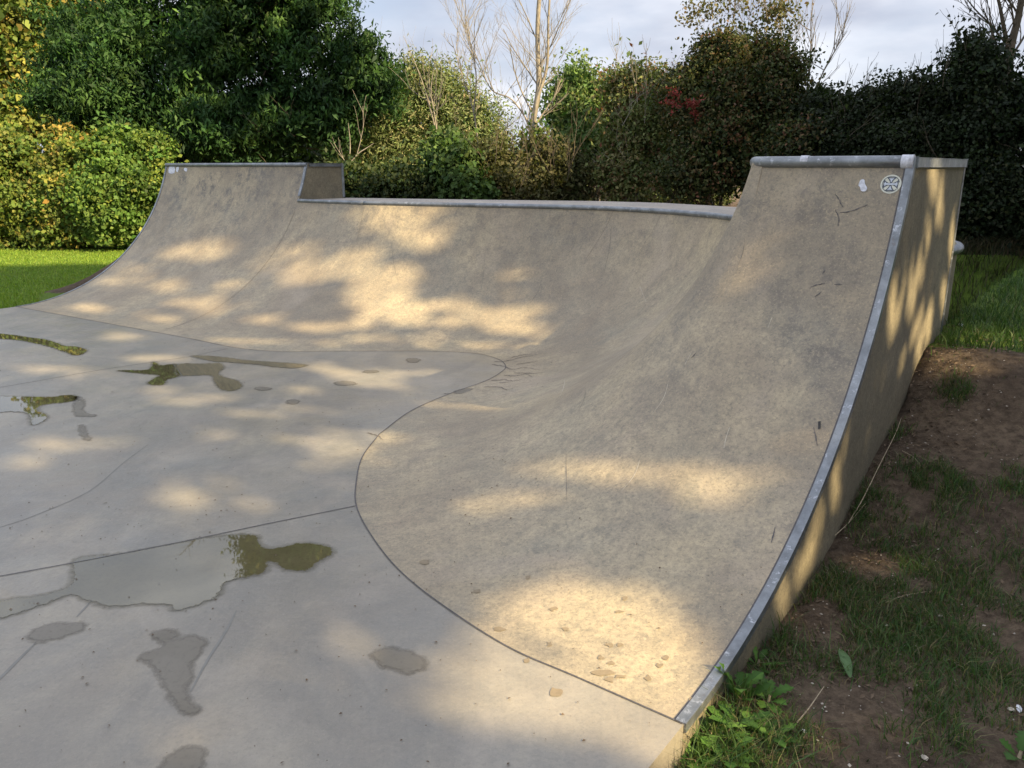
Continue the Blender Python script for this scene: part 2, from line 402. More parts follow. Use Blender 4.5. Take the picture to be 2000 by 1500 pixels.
# blocks behind the lips
DD = 1.33
def v2(p): return (p[0], p[1])
ins = .004
eL = Vector((dL.y, -dL.x)) * ins
tl = [C0 + eL + dL * .001, C1 - eL, C1 - eL + dL * .53, C0 + eL + dL * .53]
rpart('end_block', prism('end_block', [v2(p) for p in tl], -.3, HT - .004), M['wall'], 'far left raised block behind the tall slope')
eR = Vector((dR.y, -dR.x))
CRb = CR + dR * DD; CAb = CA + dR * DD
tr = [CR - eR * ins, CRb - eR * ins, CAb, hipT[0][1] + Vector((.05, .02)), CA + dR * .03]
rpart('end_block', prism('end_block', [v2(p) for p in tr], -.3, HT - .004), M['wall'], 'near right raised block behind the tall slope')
lowlip = [Vector(GM[i, -1, :2]) for i in range(len(GM))]
back = [CRb + Vector((-.02, .0)), Vector((2.55, 5.5)), Vector((2.05, 7.30)), Vector((1.50, 8.20)), Vector((.90, 8.62)), Vector((-.55, 9.05)), C1 + dL * .53 + Vector((.03, .02))]
dk = [v2(p) for p in lowlip] + [v2(CA + dR * .02 + Vector((.05, .1)))] + [v2(CAb - dR * .02)] + [v2(p) for p in back]
rpart('deck', prism('deck', dk, -.3, HL - .008), M['deck'])
# rounded drum of the neighbouring hip behind the right end
dc = Vector((2.16, 5.50)); DRR = .78; DRZ = 1.03
circ = [(dc.x + DRR * math.cos(a), dc.y + DRR * math.sin(a)) for a in np.linspace(-1.25, 1.25, 30)]
drum_root = empty('rounded_ledge', (dc.x, dc.y, 0), 'rounded concrete ledge with steel rim just behind the near right end of the ramp', 'ledge')
do = link('ledge_wall', prism('ledge_wall', circ, -.3, DRZ - .004), M['wall'], drum_root); do.location = (-dc.x, -dc.y, 0)
ring = [(dc.x + (DRR + .004) * math.cos(a), dc.y + (DRR + .004) * math.sin(a), DRZ - .03) for a in np.linspace(-1.25, 1.25, 40)]
do = link('ledge_coping', solid_tube('ledge_coping', ring, .03), M['steel'], drum_root); do.location = (-dc.x, -dc.y, 0)

# vertical side walls in the planes of the free edges
def side_wall(name, Grow, dirv, depth, outward, thick=.10, zb=-.35):
    arc = [Vector(p) for p in Grow]
    top = arc[-1]
    pts = arc + [Vector((top.x + dirv.x * depth, top.y + dirv.y * depth, HT)), Vector((top.x + dirv.x * depth, top.y + dirv.y * depth, zb)), Vector((arc[0].x, arc[0].y, zb))]
    n = len(pts); o3 = Vector((outward.x, outward.y, 0))
    V = [p + o3 * .001 for p in pts] + [p - o3 * thick - Vector((0, 0, .004)) for p in pts]
    bm = bmesh.new(); vs = [bm.verts.new(v) for v in V]
    bm.faces.new(vs[:n]); bm.faces.new(vs[n:][::-1])
    for i in range(n): j = (i + 1) % n; bm.faces.new((vs[i], vs[j], vs[n + j], vs[n + i]))
    bmesh.ops.recalc_face_normals(bm, faces=bm.faces[:]); bmesh.ops.triangulate(bm, faces=[f for f in bm.faces if len(f.verts) > 4])
    me = bpy.data.meshes.new(name)
    uvl = bm.loops.layers.uv.new('UVMap')
    for f in bm.faces:
        for l in f.loops:
            q = Vector((l.vert.co.x - arc[0].x, l.vert.co.y - arc[0].y)).dot(dirv); l[uvl].uv = (q, l.vert.co.z)
    bm.to_mesh(me); bm.free(); return me
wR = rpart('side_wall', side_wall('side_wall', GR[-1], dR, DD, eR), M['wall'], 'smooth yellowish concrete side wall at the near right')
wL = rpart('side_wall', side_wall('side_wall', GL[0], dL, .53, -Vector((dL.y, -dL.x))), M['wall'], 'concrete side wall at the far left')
rsL = GL[-1][[j for j in range(NV + 1) if GL[-1][j][2] > HL - .03]]
rpart('step_wall', side_wall('step_wall', rsL, dL, .53, Vector((dL.y, -dL.x)), .06, HL - .05), M['wall'], 'small upright wall on the step of the far left block')
dh = Vector((GR[0][-1][0] - GR[0][0][0], GR[0][-1][1] - GR[0][0][1])).normalized()
rsH = GR[0][[j for j in range(NV + 1) if GR[0][j][2] > HL - .03]]
rpart('step_wall', side_wall('step_wall', rsH, dh, .02, Vector((-dh.y, dh.x)), .04, HL - .05), M['wall'])
def strip(name, path, nrm, wv, w, th):
    """flat bar: path (n,3); nrm (n,3) face normal; wv width direction"""
    V = []; F = []
    for p, nn in zip(path, nrm):
        p = Vector(p); nn = Vector(nn).normalized(); wd = Vector(wv)
        a = p + nn * th; b = p + nn * th + wd * w; c_ = p + wd * w - nn * .004; d_ = p - nn * .004
        V += [a, b, c_, d_]
    n = len(path)
    for i in range(n - 1):
        for k in range(4): F.append((i * 4 + k, i * 4 + (k + 1) % 4, (i + 1) * 4 + (k + 1) % 4, (i + 1) * 4 + k))
    F.append((0, 3, 2, 1)); F.append(((n - 1) * 4, (n - 1) * 4 + 1, (n - 1) * 4 + 2, (n - 1) * 4 + 3))
    me = mesh(name, V, F); bm = bmesh.new(); bm.from_mesh(me); bmesh.ops.recalc_face_normals(bm, faces=bm.faces[:]); bm.to_mesh(me); bm.free()
    return me
def arcnorm(row):
    T = np.gradient(row, axis=0); d = row[-1] - row[0]; hd = np.array([d[0], d[1], 0]); hd /= np.linalg.norm(hd)
    out = []
    for q in T:
        th_ = math.atan2(q[2], np.dot(q, hd)); out.append((-hd[0] * math.sin(th_), -hd[1] * math.sin(th_), math.cos(th_)))
    return out
row = GR[-1]
e3 = Vector((eR.x, eR.y, 0))
rpart('edge_strip', strip('edge_strip', row + np.array([eR.x, eR.y, 0]) * .006, arcnorm(row), -e3, .031, .005), M['steel'], 'galvanised steel edging along the near right slope')
# downturned leg of the angle
leg = []
for pnt, nn in zip(row, arcnorm(row)):
    p_ = Vector(pnt); n_ = Vector(nn); leg.append((p_ + e3 * .002, n_))
V = []; F = []
for p_, n_ in leg: V += [p_ + n_ * .006 , p_ + n_ * .006 + e3 * .006, p_ - n_ * .026 + e3 * .006, p_ - n_ * .026]
for i in range(len(leg) - 1):
    for k in range(4): F.append((i * 4 + k, (i + 1) * 4 + k, (i + 1) * 4 + (k + 1) % 4, i * 4 + (k + 1) % 4))
F += [(0, 1, 2, 3), tuple((len(leg) - 1) * 4 + k for k in (3, 2, 1, 0))]
rpart('edge_angle', mesh('edge_angle', V, F), M['steel'])
# dark gap on the inside of the strip
def ribbon(name, pts, w, up=None, lift=.004):
    """flat ribbon along pts with normals up (list) """
    P = [Vector(q) for q in pts]; V = []; F = []
    for i, q in enumerate(P):
        a = P[max(0, i - 1)]; b = P[min(len(P) - 1, i + 1)]; T = (b - a).normalized()
        n_ = Vector(up[i]) if up is not None else Vector((0, 0, 1)); s = T.cross(n_).normalized()
        wi = w[i] if hasattr(w, '__len__') else w
        V += [q + n_ * lift - s * wi / 2, q + n_ * lift + s * wi / 2]
    for i in range(len(P) - 1): F.append((2 * i, 2 * i + 1, 2 * i + 3, 2 * i + 2))
    return mesh(name, V, F)
rpart('edge_joint', ribbon('edge_joint', row - np.array([eR.x, eR.y, 0]) * .029, .006, arcnorm(row), .0015), M['joint'])
rowL = GL[0]; eL3 = np.array([-dL.y, dL.x, 0])
rpart('edge_strip', strip('edge_strip', rowL + eL3 * .006, arcnorm(rowL), Vector(-eL3), .030, .005), M['steel'], 'steel edging along the far left slope')
# edging up the cut side of the left block (from deck to lip)
rowS = GL[-1][[j for j in range(NV + 1) if GL[-1][j][2] > HL - .02]]
rpart('edge_strip', strip('edge_strip', rowS - eL3 * .004, arcnorm(rowS), Vector(eL3), .036, .008), M['steel'], 'short steel edging on the step of the far left block')
def pt3(p, z): return Vector((p[0], p[1], z))
def bar(name, a, b, w, h, label=None):
    a = Vector(a); b = Vector(b); d = (b - a); L = d.length; d.normalize()
    up = Vector((0, 0, 1)) if abs(d.z) < .9 else Vector((0, 1, 0)); s = d.cross(up).normalized(); u = s.cross(d)
    bm = bmesh.new(); r_ = bmesh.ops.create_cube(bm, size=1)
    for v in bm.verts: v.co = a + d * (v.co.x + .5) * L + s * v.co.y * w + u * v.co.z * h
    bmesh.ops.bevel(bm, geom=bm.edges[:], offset=min(w, h) * .18, segments=2, affect='EDGES')
    me = bpy.data.meshes.new(name); bm.to_mesh(me); bm.free()
    return rpart(name, me, M['steel'], label)
s1 = C1 + Vector((dL.y, -dL.x)) * .002
bar('edge_bar', pt3(s1 + dL * .02, HT - .018), pt3(s1 + dL * .53, HT - .018), .02, .036, 'steel bar along the top side of the far left block')
bar('edge_bar', pt3(s1 + dL * .53, HT), pt3(s1 + dL * .53, HL), .03, .03, 'upright steel bar on the back corner of the far left block')
bar('edge_bar', pt3(CR + eR * .006 + dR * .02, HT - .018), pt3(CRb + eR * .006, HT - .018), .014, .042, 'steel bar along the top of the near right side wall')
bar('edge_bar', pt3(C0 - dL * 0 + Vector((-dL.y, dL.x)) * .006, HT - .018), pt3(C0 + dL * .53 + Vector((-dL.y, dL.x)) * .006, HT - .018), .014, .036)
bar('edge_bar', pt3(CRb + eR * .002, HT - .04), pt3(CRb + eR * .002, 0), .012, .012, 'thin steel arris on the back corner of the near right wall')

# coping pipes
cz = lambda h: h - .018
cpR = .027
lipL = [(*v2(Vector(GL[i, -1, :2]) - dL * .006), cz(HT)) for i in (0, 8, 16, 24)]
rpart('coping', solid_tube('coping', lipL, .023, 14), M['steel'], 'steel coping pipe on the far left lip')
lipM = []
for i in range(len(GM)):
    d_ = Vector((GM[i, -1, 0] - GM[i, 0, 0], GM[i, -1, 1] - GM[i, 0, 1])).normalized()
    lipM.append((GM[i, -1, 0] - d_.x * .006, GM[i, -1, 1] - d_.y * .006, cz(HL)))
ij = 14
rpart('coping', solid_tube('coping', lipM[:ij + 1], .022, 12), M['steel'], 'steel coping pipe on the straight part of the low lip')
rpart('coping', solid_tube('coping', lipM[ij:-3], .0222, 12), M['steel'], 'long curving steel coping pipe on the low lip')
q = CR - dR * .004
cpl = [pt3(q + pR * s, cz(HT) + .002) for s in (0.0, .2, .4, .60)]
for a in np.linspace(0, 1.5, 9)[1:]:      # the free end bends back over the block
    rr_ = .09
    cpl.append(pt3(q + pR * (.63 + rr_ * math.sin(a)) + dR * (rr_ * (1 - math.cos(a))), cz(HT) + .002))
cpl.append(pt3(q + pR * .722 + dR * .40, cz(HT) + .002))
cpl.append(pt3(q + pR * .722 + dR * .95, cz(HT) + .002))
rpart('coping', solid_tube('coping', cpl, .0265, 16), M['steel'], 'thick steel coping pipe on the near right lip with rounded end')
# corner cap where coping meets the edging
capo = [pt3(q + pR * -.002, cz(HT) + .002), pt3(q + pR * .045, cz(HT) + .002)]
rpart('coping_cap', solid_tube('coping_cap', capo, .0305, 14), M['white_paint'], 'corner of the near right coping daubed with white paint')

# ------------------------------------------------------------------ floor slab
Bcurve = [tuple(GL[i, 0, :2]) for i in range(0, 25, 8)][:-1] + [tuple(GM[i, 0, :2]) for i in range(len(GM))][:-1] + [tuple(GR[i, 0, :2]) for i in range(len(GR))]
slab = list(Bcurve) + [v2(P0 - dR * 7), (-9, -7), (-16, -4), v2(B0 - dL * 9)]
bm = bmesh.new(); vs = [bm.verts.new((x, y, 0)) for x, y in slab]; f = bm.faces.new(vs)
if f.normal.z < 0: f.normal_flip()
r_ = bmesh.ops.extrude_face_region(bm, geom=[f]); 
for v in [g_ for g_ in r_['geom'] if isinstance(g_, bmesh.types.BMVert)]: v.co.z = -.16
bmesh.ops.recalc_face_normals(bm, faces=bm.faces[:]); bmesh.ops.triangulate(bm, faces=[x for x in bm.faces if len(x.verts) > 4])
me = bpy.data.meshes.new('pavement'); bm.to_mesh(me); bm.free()
slab_o = tag(link('pavement', me, M['floor']), 'smooth grey concrete skatepark floor', kind='structure')
# joint along the foot of the ramp, and saw cuts in the floor
rpart('base_joint', ribbon('base_joint', [(x, y, 0) for x, y in Bcurve], .0055, None, .003), M['joint'])
def cut(pts, w=.006):
    P = [onz(*q) for q in pts]
    o = link('floor_joint', ribbon('floor_joint', P, w, None, .0025), M['joint'], slab_o)
cut([(697, 988), (520, 1024), (340, 1062), (170, 1095), (0, 1126), (-200, 1165)], .0055)
cut([(445, 681), (370, 697), (200, 722), (0, 757)], .005)

M['trowel'] = plain('trowel_line', (.195, .187, .165), .6, scale=20, var=.12)
for pts, w in (([(462,1192),(440,1235),(405,1290),(372,1352)], .010), ([(70,1255),(35,1290),(0,1325),(-40,1360)], .012), ([(290,868),(240,905),(170,962),(60,1010),(0,1030)], .008), ([(180,1172),(150,1205)], .008)):
    P = catmull(pts, 4); link('trowel_mark', ribbon('trowel_mark', [onz(*q_) for q_ in P], [w * (.35 + .65 * math.sin(math.pi * (i + .5) / len(P))) for i in range(len(P))], None, .0010), M['trowel'], slab_o)

# ------------------------------------------------------------------ terrain
FREE_R = lambda x, y: (Vector((x, y)) - P0).dot(eR)              # >0: right of the right wall plane
def sm(a, b, x): u = min(1, max(0, (x - a) / (b - a))); return u * u * (3 - 2 * u)
def ground_h(x, y):
    t_ = (Vector((x, y)) - P0).dot(dR); q_ = FREE_R(x, y)
    zr = -.07 - .05 * sm(.4, 0, t_) + .31 * sm(1.0, 2.45, t_) + .30 * sm(2.25, 3.0, t_) + .03 * sm(3, 6, t_)
    zr += -.06 * sm(.6, 2.6, q_) * sm(2.8, 1.2, t_) + .03 * (noise.noise(Vector((x * 1.6, y * 1.6, 0))) ) + .012 * noise.noise(Vector((x * 7, y * 7, 3)))
    mound = .05 * math.exp(-((t_ - 2.75) / .4) ** 2) * sm(-.1, .3, q_)
    zr += mound
    ql = (Vector((x, y)) - B0).dot(Vector((-dL.y, dL.x)))        # >0: left of the left wall plane
    tl_ = (Vector((x, y)) - B0).dot(dL)
    zl = -.03 + min(.56, max(0, tl_) ** 2 / (2 * RT) + .02) * sm(1.15, .02, ql) * (1 if tl_ < 3 else 1) + .015 * noise.noise(Vector((x * .9, y * .9, 5)))
    f_ = sm(-3.0, 1.0, x + (.0 if y > 6 else 0))
    if q_ > -.06: f_ = 1
    return zl * (1 - f_) + zr * f_
def inside_skate(x, y):
    if FREE_R(x, y) > -.03: return False
    ql = (Vector((x, y)) - B0).dot(Vector((-dL.y, dL.x)))
    if ql > -.03: return False
    tl_ = (Vector((x, y)) - B0).dot(dL); tr_ = (Vector((x, y)) - P0).dot(dR)
    return y < 8.6 or (tl_ < 2.4 and x < -2.0)
def grid_axis(vals):
    out = []
    for a, b, s in vals: out += list(np.arange(a, b, s))
    return out
xs = grid_axis([(-90, -20, 6), (-20, -9, .8), (-9, -4, .18), (-4, .2, .4), (.2, 4.4, .06), (4.4, 9, .25), (9, 20, 1.2), (20, 100, 8)])
ys = grid_axis([(-60, -4, 5), (-4, 1.2, .4), (1.2, 5.4, .06), (5.4, 16, .22), (16, 26, 1), (26, 200, 12)])
V = np.zeros((len(xs) * len(ys), 3)); colr = np.zeros((len(V), 3))
k = 0
dirt_spots = [(1900, 780, .9, 1.), (1960, 1010, .8, 1.), (1850, 1000, .35, .7), (1830, 700, .5, 1.), (1700, 1420, .5, 1.), (1560, 1330, .25, .9), (1950, 1400, .5, .8), (1940, 690, .7, 1.), (1790, 880, .3, .8), (1650, 880, .3, .5)]
DS = [(onz(a, b, .25 if b < 900 else -.05), r, w) for a, b, r, w in dirt_spots]
for y in ys:
    for x in xs:
        z = ground_h(x, y)
        if inside_skate(x, y): z = -.14 if y < 8.3 else min(z, -.1)
        V[k] = (x, y, z)
        t_ = (Vector((x, y)) - P0).dot(dR); q_ = FREE_R(x, y)
        ql = (Vector((x, y)) - B0).dot(Vector((-dL.y, dL.x))); tl_ = (Vector((x, y)) - B0).dot(dL)
        gr = 1.0
        if q_ > -.1 and t_ < 3.2 and x > -2:
            gr = .16 + .74 * sm(2.85, 3.15, t_ - .10 * q_)
        if ql > -.1: gr = 1 - 1.3 * sm(1.2, .5, ql + .25 * noise.noise(Vector((x * 2, y * 2, 9)))) * sm(.35, .9, tl_)
        if y > 14.4 and x < -3: gr = 1 - sm(14.9, 15.5, y + .6 * noise.noise(Vector((x, 0, 4))))
        if y > 8.7 and x > 3: gr = min(gr, 1 - sm(8.7, 9.3, y + .25 * noise.noise(Vector((x * 1.5, 0, 0)))))
        if y > 9 and -4 < x < 3: gr = 0
        colr[k] = gr; k += 1
nx = len(xs)
I, J = np.meshgrid(np.arange(nx - 1), np.arange(len(ys) - 1)); a = (J * nx + I).ravel()
F = np.stack([a, a + 1, a + 1 + nx, a + nx], 1)
terrain = tag(link('ground', np_mesh('ground', V, F, 4, colr, True), M['ground']), 'grass and bare brown earth around the skatepark', kind='structure')

dg = bpy.context.evaluated_depsgraph_get()
bvh_parts = []
def to_bvh(objs):
    VV = []; FF = []
    for ob in objs:
        b = len(VV); mw = Vector((0, 0, 0))
        VV += [tuple(v.co) for v in ob.data.vertices]; FF += [tuple(b + i for i in pl_.vertices) for pl_ in ob.data.polygons]
    return BVHTree.FromPolygons(VV, FF)
CONC = to_bvh([sL, sM, sR, slab_o, wR])      # every one modelled in world coordinates
ALL = to_bvh([sL, sM, sR, slab_o, wR, terrain])
GRD = to_bvh([terrain])
camv = Vector((0, 0, CAM_H))
def hit(px, py, tree=None):
    h_ = (tree or CONC).ray_cast(camv, ray(px, py).normalized())
    return h_[0], h_[1]
def gz(x, y):
    h_ = GRD.ray_cast(Vector((x, y, 5)), Vector((0, 0, -1)))
    return h_[0].z if h_[0] else 0

# ------------------------------------------------------------------ puddles and damp marks
def blob_obj(name, outline, mt, lift, label, cell):
    K = catmull([outline[-1]] + list(outline) + [outline[0], outline[1]], 5)[5:-5][:-1]
    Wp = np.array([tuple(onz(x, y))[:2] for x, y in K]); n = len(Wp)
    mg = .055; x0, y0 = Wp.min(0) - mg; x1, y1 = Wp.max(0) + mg
    gx = np.arange(x0, x1 + cell, cell); gy = np.arange(y0, y1 + cell, cell)
    GX, GY = np.meshgrid(gx, gy); P = np.stack([GX.ravel(), GY.ravel()], 1)
    ins_ = np.zeros(len(P), bool); dm = np.full(len(P), 9.0)
    for i in range(n):
        a = Wp[i]; b = Wp[(i + 1) % n]; e = b - a; L2 = e @ e + 1e-12
        u = np.clip(((P - a) @ e) / L2, 0, 1); d = np.linalg.norm(P - a - u[:, None] * e, axis=1); dm = np.minimum(dm, d)
        c1 = (a[1] > P[:, 1]) != (b[1] > P[:, 1])
        with np.errstate(divide='ignore', invalid='ignore'): xi = a[0] + (P[:, 1] - a[1]) * e[0] / (e[1] if abs(e[1]) > 1e-12 else 1e-12)
        ins_ ^= c1 & (P[:, 0] < xi)
    sdv = np.where(ins_, dm, -dm); att = np.clip(.5 + sdv / .09, 0, 1)
    nxg = len(gx); I, J = np.meshgrid(np.arange(nxg - 1), np.arange(len(gy) - 1)); q = (J * nxg + I).ravel()
    F = np.stack([q, q + 1, q + 1 + nxg, q + nxg], 1); F = F[(sdv[F] > -.046).any(1)]
    used = np.unique(F); mp_ = np.zeros(len(P), int); mp_[used] = np.arange(len(used)); F = mp_[F]
    V = np.concatenate([P[used], np.full((len(used), 1), lift)], 1)
    o = link(name, np_mesh(name, V, F, 4, np.repeat(att[used][:, None], 3, 1)), mt)
    return tag(o, label, kind='structure')
PUD = [
 ('large puddle below the long floor joint mirroring green leaves', [(150,1093),(240,1083),(320,1068),(400,1053),(470,1045),(500,1050),(508,1068),(540,1072),(590,1062),(640,1070),(645,1083),(620,1098),(600,1113),(560,1112),(540,1100),(520,1098),(515,1118),(460,1130),(435,1140),(425,1160),(400,1175),(350,1190),(330,1180),(280,1178),(215,1183),(165,1168),(140,1160),(90,1178),(40,1195),(-30,1210),(-30,1185),(20,1172),(80,1165),(130,1150),(148,1130)], 'water'),
 ('bright puddle mirroring the sky at the left edge', [(-40,778),(30,775),(100,776),(130,772),(150,775),(140,784),(90,790),(70,800),(90,812),(85,822),(65,830),(60,815),(50,806),(20,804),(-40,806)], 'water'),
 ('dark puddle trailing from the left edge below the far slope', [(-20,652),(20,654),(60,660),(85,663),(110,670),(125,676),(150,678),(168,684),(160,692),(145,694),(130,688),(100,678),(75,672),(40,665),(0,662),(-20,662)], 'water'),
 ('dark puddle near the far slope shaped like a spread wing', [(232,724),(290,722),(300,707),(312,714),(345,712),(345,730),(350,735),(325,742),(318,752),(290,750),(300,740),(310,733),(270,729)], 'water'),
 ('olive puddle beside the wing shaped one with a long foot', [(350,712),(390,711),(425,710),(436,718),(425,730),(440,738),(462,744),(470,756),(450,764),(430,758),(420,745),(410,733),(350,733)], 'water'),
 ('thin streak of water running right below the far joint', [(375,695),(410,696),(440,699),(480,704),(540,708),(580,711),(598,714),(575,719),(540,717),(500,712),(450,708),(420,706),(390,700)], 'water'),
 ('damp patch shaped like a lozenge at the lower left', [(58,1240),(90,1222),(140,1218),(163,1218),(160,1230),(120,1245),(85,1253),(65,1250)], 'damp'),
 ('pale damp stain with a narrow tail at the bottom left', [(300,1238),(330,1232),(345,1240),(335,1250),(372,1245),(398,1252),(392,1275),(372,1300),(370,1330),(360,1345),(372,1370),(385,1390),(360,1392),(345,1375),(330,1350),(312,1320),(300,1300),(275,1285),(290,1275),(320,1262)], 'damp'),
 ('oval brown damp patch left of the hip foot joint', [(730,1280),(745,1268),(775,1268),(800,1275),(830,1292),(828,1304),(805,1314),(775,1308),(745,1298)], 'damp'),
 ('brown damp patch cut by the bottom of the picture', [(320,1490),(335,1475),(360,1464),(388,1463),(398,1480),(390,1500),(350,1530),(318,1515)], 'damp'),
 ('small damp spot under the bright patch near the corner', [(655,748),(670,745),(690,747),(693,751),(675,753),(658,752)], 'damp'),
 ('small damp spot in front of the back slope', [(795,702),(808,700),(820,703),(812,708),(798,707)], 'damp'),
 ('small damp spot beside the foot joint near the corner', [(888,766),(905,760),(922,760),(912,766),(895,769)], 'damp'),
 ('small damp spot in the middle of the sunny floor patch', [(712,725),(728,723),(738,726),(725,729),(712,728)], 'damp'),
 ('small damp spot right of the olive puddle', [(500,758),(515,757),(530,760),(515,763),(502,761)], 'damp'),
 ('little damp spot near the centre of the floor', [(562,783),(575,781),(583,785),(575,790),(563,788)], 'damp'),
 ('olive puddle strip next to the bright sky puddle', [(148,776),(160,778),(165,790),(160,800),(170,808),(186,811),(182,814),(165,813),(150,812),(145,800)], 'damp'),
 ('thin damp dribble below the olive strip', [(155,832),(163,833),(167,845),(177,858),(170,860),(160,850)], 'damp'),
]
for i, (lab, ol, mt) in enumerate(PUD):
    blob_obj('puddle' if mt == 'water' else 'damp_patch', ol, M[mt], .0016 + (i % 3) * .0004, lab, .008 if max(q_[1] for q_ in ol) > 1000 else .014)

# marks laid on the curved surface -------------------------------------------------
def on_surface_path(pts, n=4, wob=0.0, seed=0):
    K = catmull(pts, n); P = []; U = []
    rnd = random.Random(seed)
    for x, y in K:
        h_, nn = hit(x + rnd.uniform(-wob, wob), y + rnd.uniform(-wob, wob) * .6)
        if h_ is not None: P.append(h_); U.append(nn if nn.dot(camv - h_) > 0 else -nn)
    return P, U
def surf_poly(name, outline, mt, lift, parent, label=None, smoothn=4):
    K = catmull([outline[-1]] + list(outline) + [outline[0], outline[1]], smoothn)[smoothn:-smoothn][:-1] if smoothn > 1 else outline
    P = []; ctr = Vector((0, 0, 0)); cn = Vector((0, 0, 0))
    for x, y in K:
        h_, nn = hit(x, y)
        if h_ is None: continue
        if nn.dot(camv - h_) < 0: nn = -nn
        P.append(h_ + nn * lift); ctr += h_ + nn * lift
    ctr /= len(P)
    cx = sum(k[0] for k in K) / len(K); cy = sum(k[1] for k in K) / len(K)
    h_, nn = hit(cx, cy)
    if nn.dot(camv - h_) < 0: nn = -nn
    V = P + [h_ + nn * lift]; n = len(P)
    me = mesh(name, V, [(i, (i + 1) % n, n) for i in range(n)], True)
    o = link(name, me, mt, parent)
    if parent is ramp_root: o.location = OFF
    if label: o['label'] = label
    return o
crk = [[(965,707),(985,706),(1010,700),(1040,694),(1070,690)],[(1000,698),(1020,694),(1040,692)],[(960,712),(985,716),(1000,722),(1025,718),(1050,722),(1070,720)],[(985,733),(1005,735),(1025,731),(1040,737)],[(960,744),(985,742),(1000,744),(1020,742)],[(975,748),(1000,746)],[(945,756),(975,756),(990,762),(1005,758)],[(1010,712),(1030,709),(1050,706)],[(1005,728),(1040,730),(1060,728)],[(868,769),(882,770)],[(718,846),(738,852),(745,858)]]
for i, c_ in enumerate(crk):
    V = []; F = []
    P, U = on_surface_path(c_, 5, 1.2, i)
    for k in range(len(P) - 1):
        T = (P[k + 1] - P[k]).normalized(); s = T.cross(U[k]).normalized(); w0 = .0040 * (1 - k / len(P)) + .0010; b = len(V)
        V += [P[k] + U[k] * .003 - s * w0, P[k] + U[k] * .003 + s * w0, P[k + 1] + U[k] * .003 + s * w0 * .9, P[k + 1] + U[k] * .003 - s * w0 * .9]; F.append((b, b + 1, b + 2, b + 3))
    if V: rpart('crack', mesh('crack', V, F), M['crack'])
# faint formwork seams on the low wall and seam at the left block
for pts, w in (([(1198,412),(1185,440),(1165,475),(1145,505)], .006), ([(1292,418),(1275,450),(1250,490)], .005), ([(712,399),(706,430),(697,470)], .004)):
    P, U = on_surface_path(pts, 6)
    rpart('form_joint', ribbon('form_joint', P, w * .6, U, .0012), M['form'])
P = [Vector(q) for q in GL[-1][2:36]]
rpart('form_joint', ribbon('form_joint', P, .0055, arcnorm(GL[-1])[2:36], .002), M['form'], 'seam between the far left tall slope and the low slope')
# scuffs and pen marks
scf = [[(1631,378),(1640,392),(1646,405)],[(1632,410),(1638,425),(1637,442)],[(1640,416),(1665,412),(1695,400)],[(1592,580),(1605,570)],[(1583,561),(1600,556),(1612,553)],[(1630,556),(1645,556)],[(1606,535),(1612,528)],[(1735,540),(1741,530)],[(1514,1030),(1506,1060)],[(1590,835),(1597,870)],[(1350,700),(1360,690)]]
for i, c_ in enumerate(scf):
    V = []; F = []
    P, U = on_surface_path(c_, 4, .8, i + 40)
    for k in range(len(P) - 1):
        T = (P[k + 1] - P[k]).normalized(); s = T.cross(U[k]).normalized(); w0 = .0011 + .0007 * ((k * 7) % 3); b = len(V)
        V += [P[k] + U[k] * .0022 - s * w0, P[k] + U[k] * .0022 + s * w0, P[k + 1] + U[k] * .0022 + s * w0, P[k + 1] + U[k] * .0022 - s * w0]; F.append((b, b + 1, b + 2, b + 3))
    if V: rpart('scuff', mesh('scuff', V, F), M['joint'])
surf_poly('tape_mark', [(1598, 824), (1603, 823), (1603, 838), (1598, 839)], M['black_mark'], .003, ramp_root, 'short black mark low on the near slope', 1)
surf_poly('paint_mark', [(1681,352),(1688,351),(1690,360),(1694,368),(1690,374),(1682,373),(1680,366),(1677,362)], M['white_paint'], .003, ramp_root, 'white paint splash left of the round sticker')
for ol, lab in (([(331,326),(341,325),(341,338),(330,338)], 'white paper patch at the far left lip'), ([(345,327),(350,326),(348,336),(344,334)], None), ([(360,328),(366,329),(365,335),(360,333)], None)):
    surf_poly('paint_mark', ol, M['white_paint'], .003, ramp_root, lab, 2)
# long faint wheel scuffs and run marks on the slopes
M['scuffed'] = plain('wheel_scuff', (.17, .152, .122), .7, scale=60, var=.25); M['scratched'] = plain('pale_scratch', (.50, .44, .34), .7, scale=60)
rw = random.Random(12)
for k in range(26):
    x, y = rw.uniform(620, 1640), rw.uniform(430, 900)
    if x > 1600 - (y - 400) * .25: continue
    dx, dy = rw.uniform(-40, 40), rw.uniform(30, 110)
    P, U = on_surface_path([(x, y), (x - dx * .3, y + dy * .5), (x - dx, y + dy)], 6)
    if len(P) > 8 and min(p_.z for p_ in P) > .12 and all((P[i + 1] - P[i]).length < .2 for i in range(len(P) - 1)):
        rpart('wheel_scuff', ribbon('wheel_scuff', P, [rw.uniform(.0015, .0045) * math.sin(math.pi * (i + .5) / len(P)) for i in range(len(P))], U, .0012), M['scuffed' if k % 4 else 'scratched'])
for pts in ([(1425,835),(1418,856),(1414,875)], [(1508,620),(1500,640)], [(1350,690),(1338,712)], [(1250,560),(1262,590)]):
    P, U = on_surface_path(pts, 5); rpart('wheel_scuff', ribbon('wheel_scuff', P, .0025, U, .0014), M['scratched'])
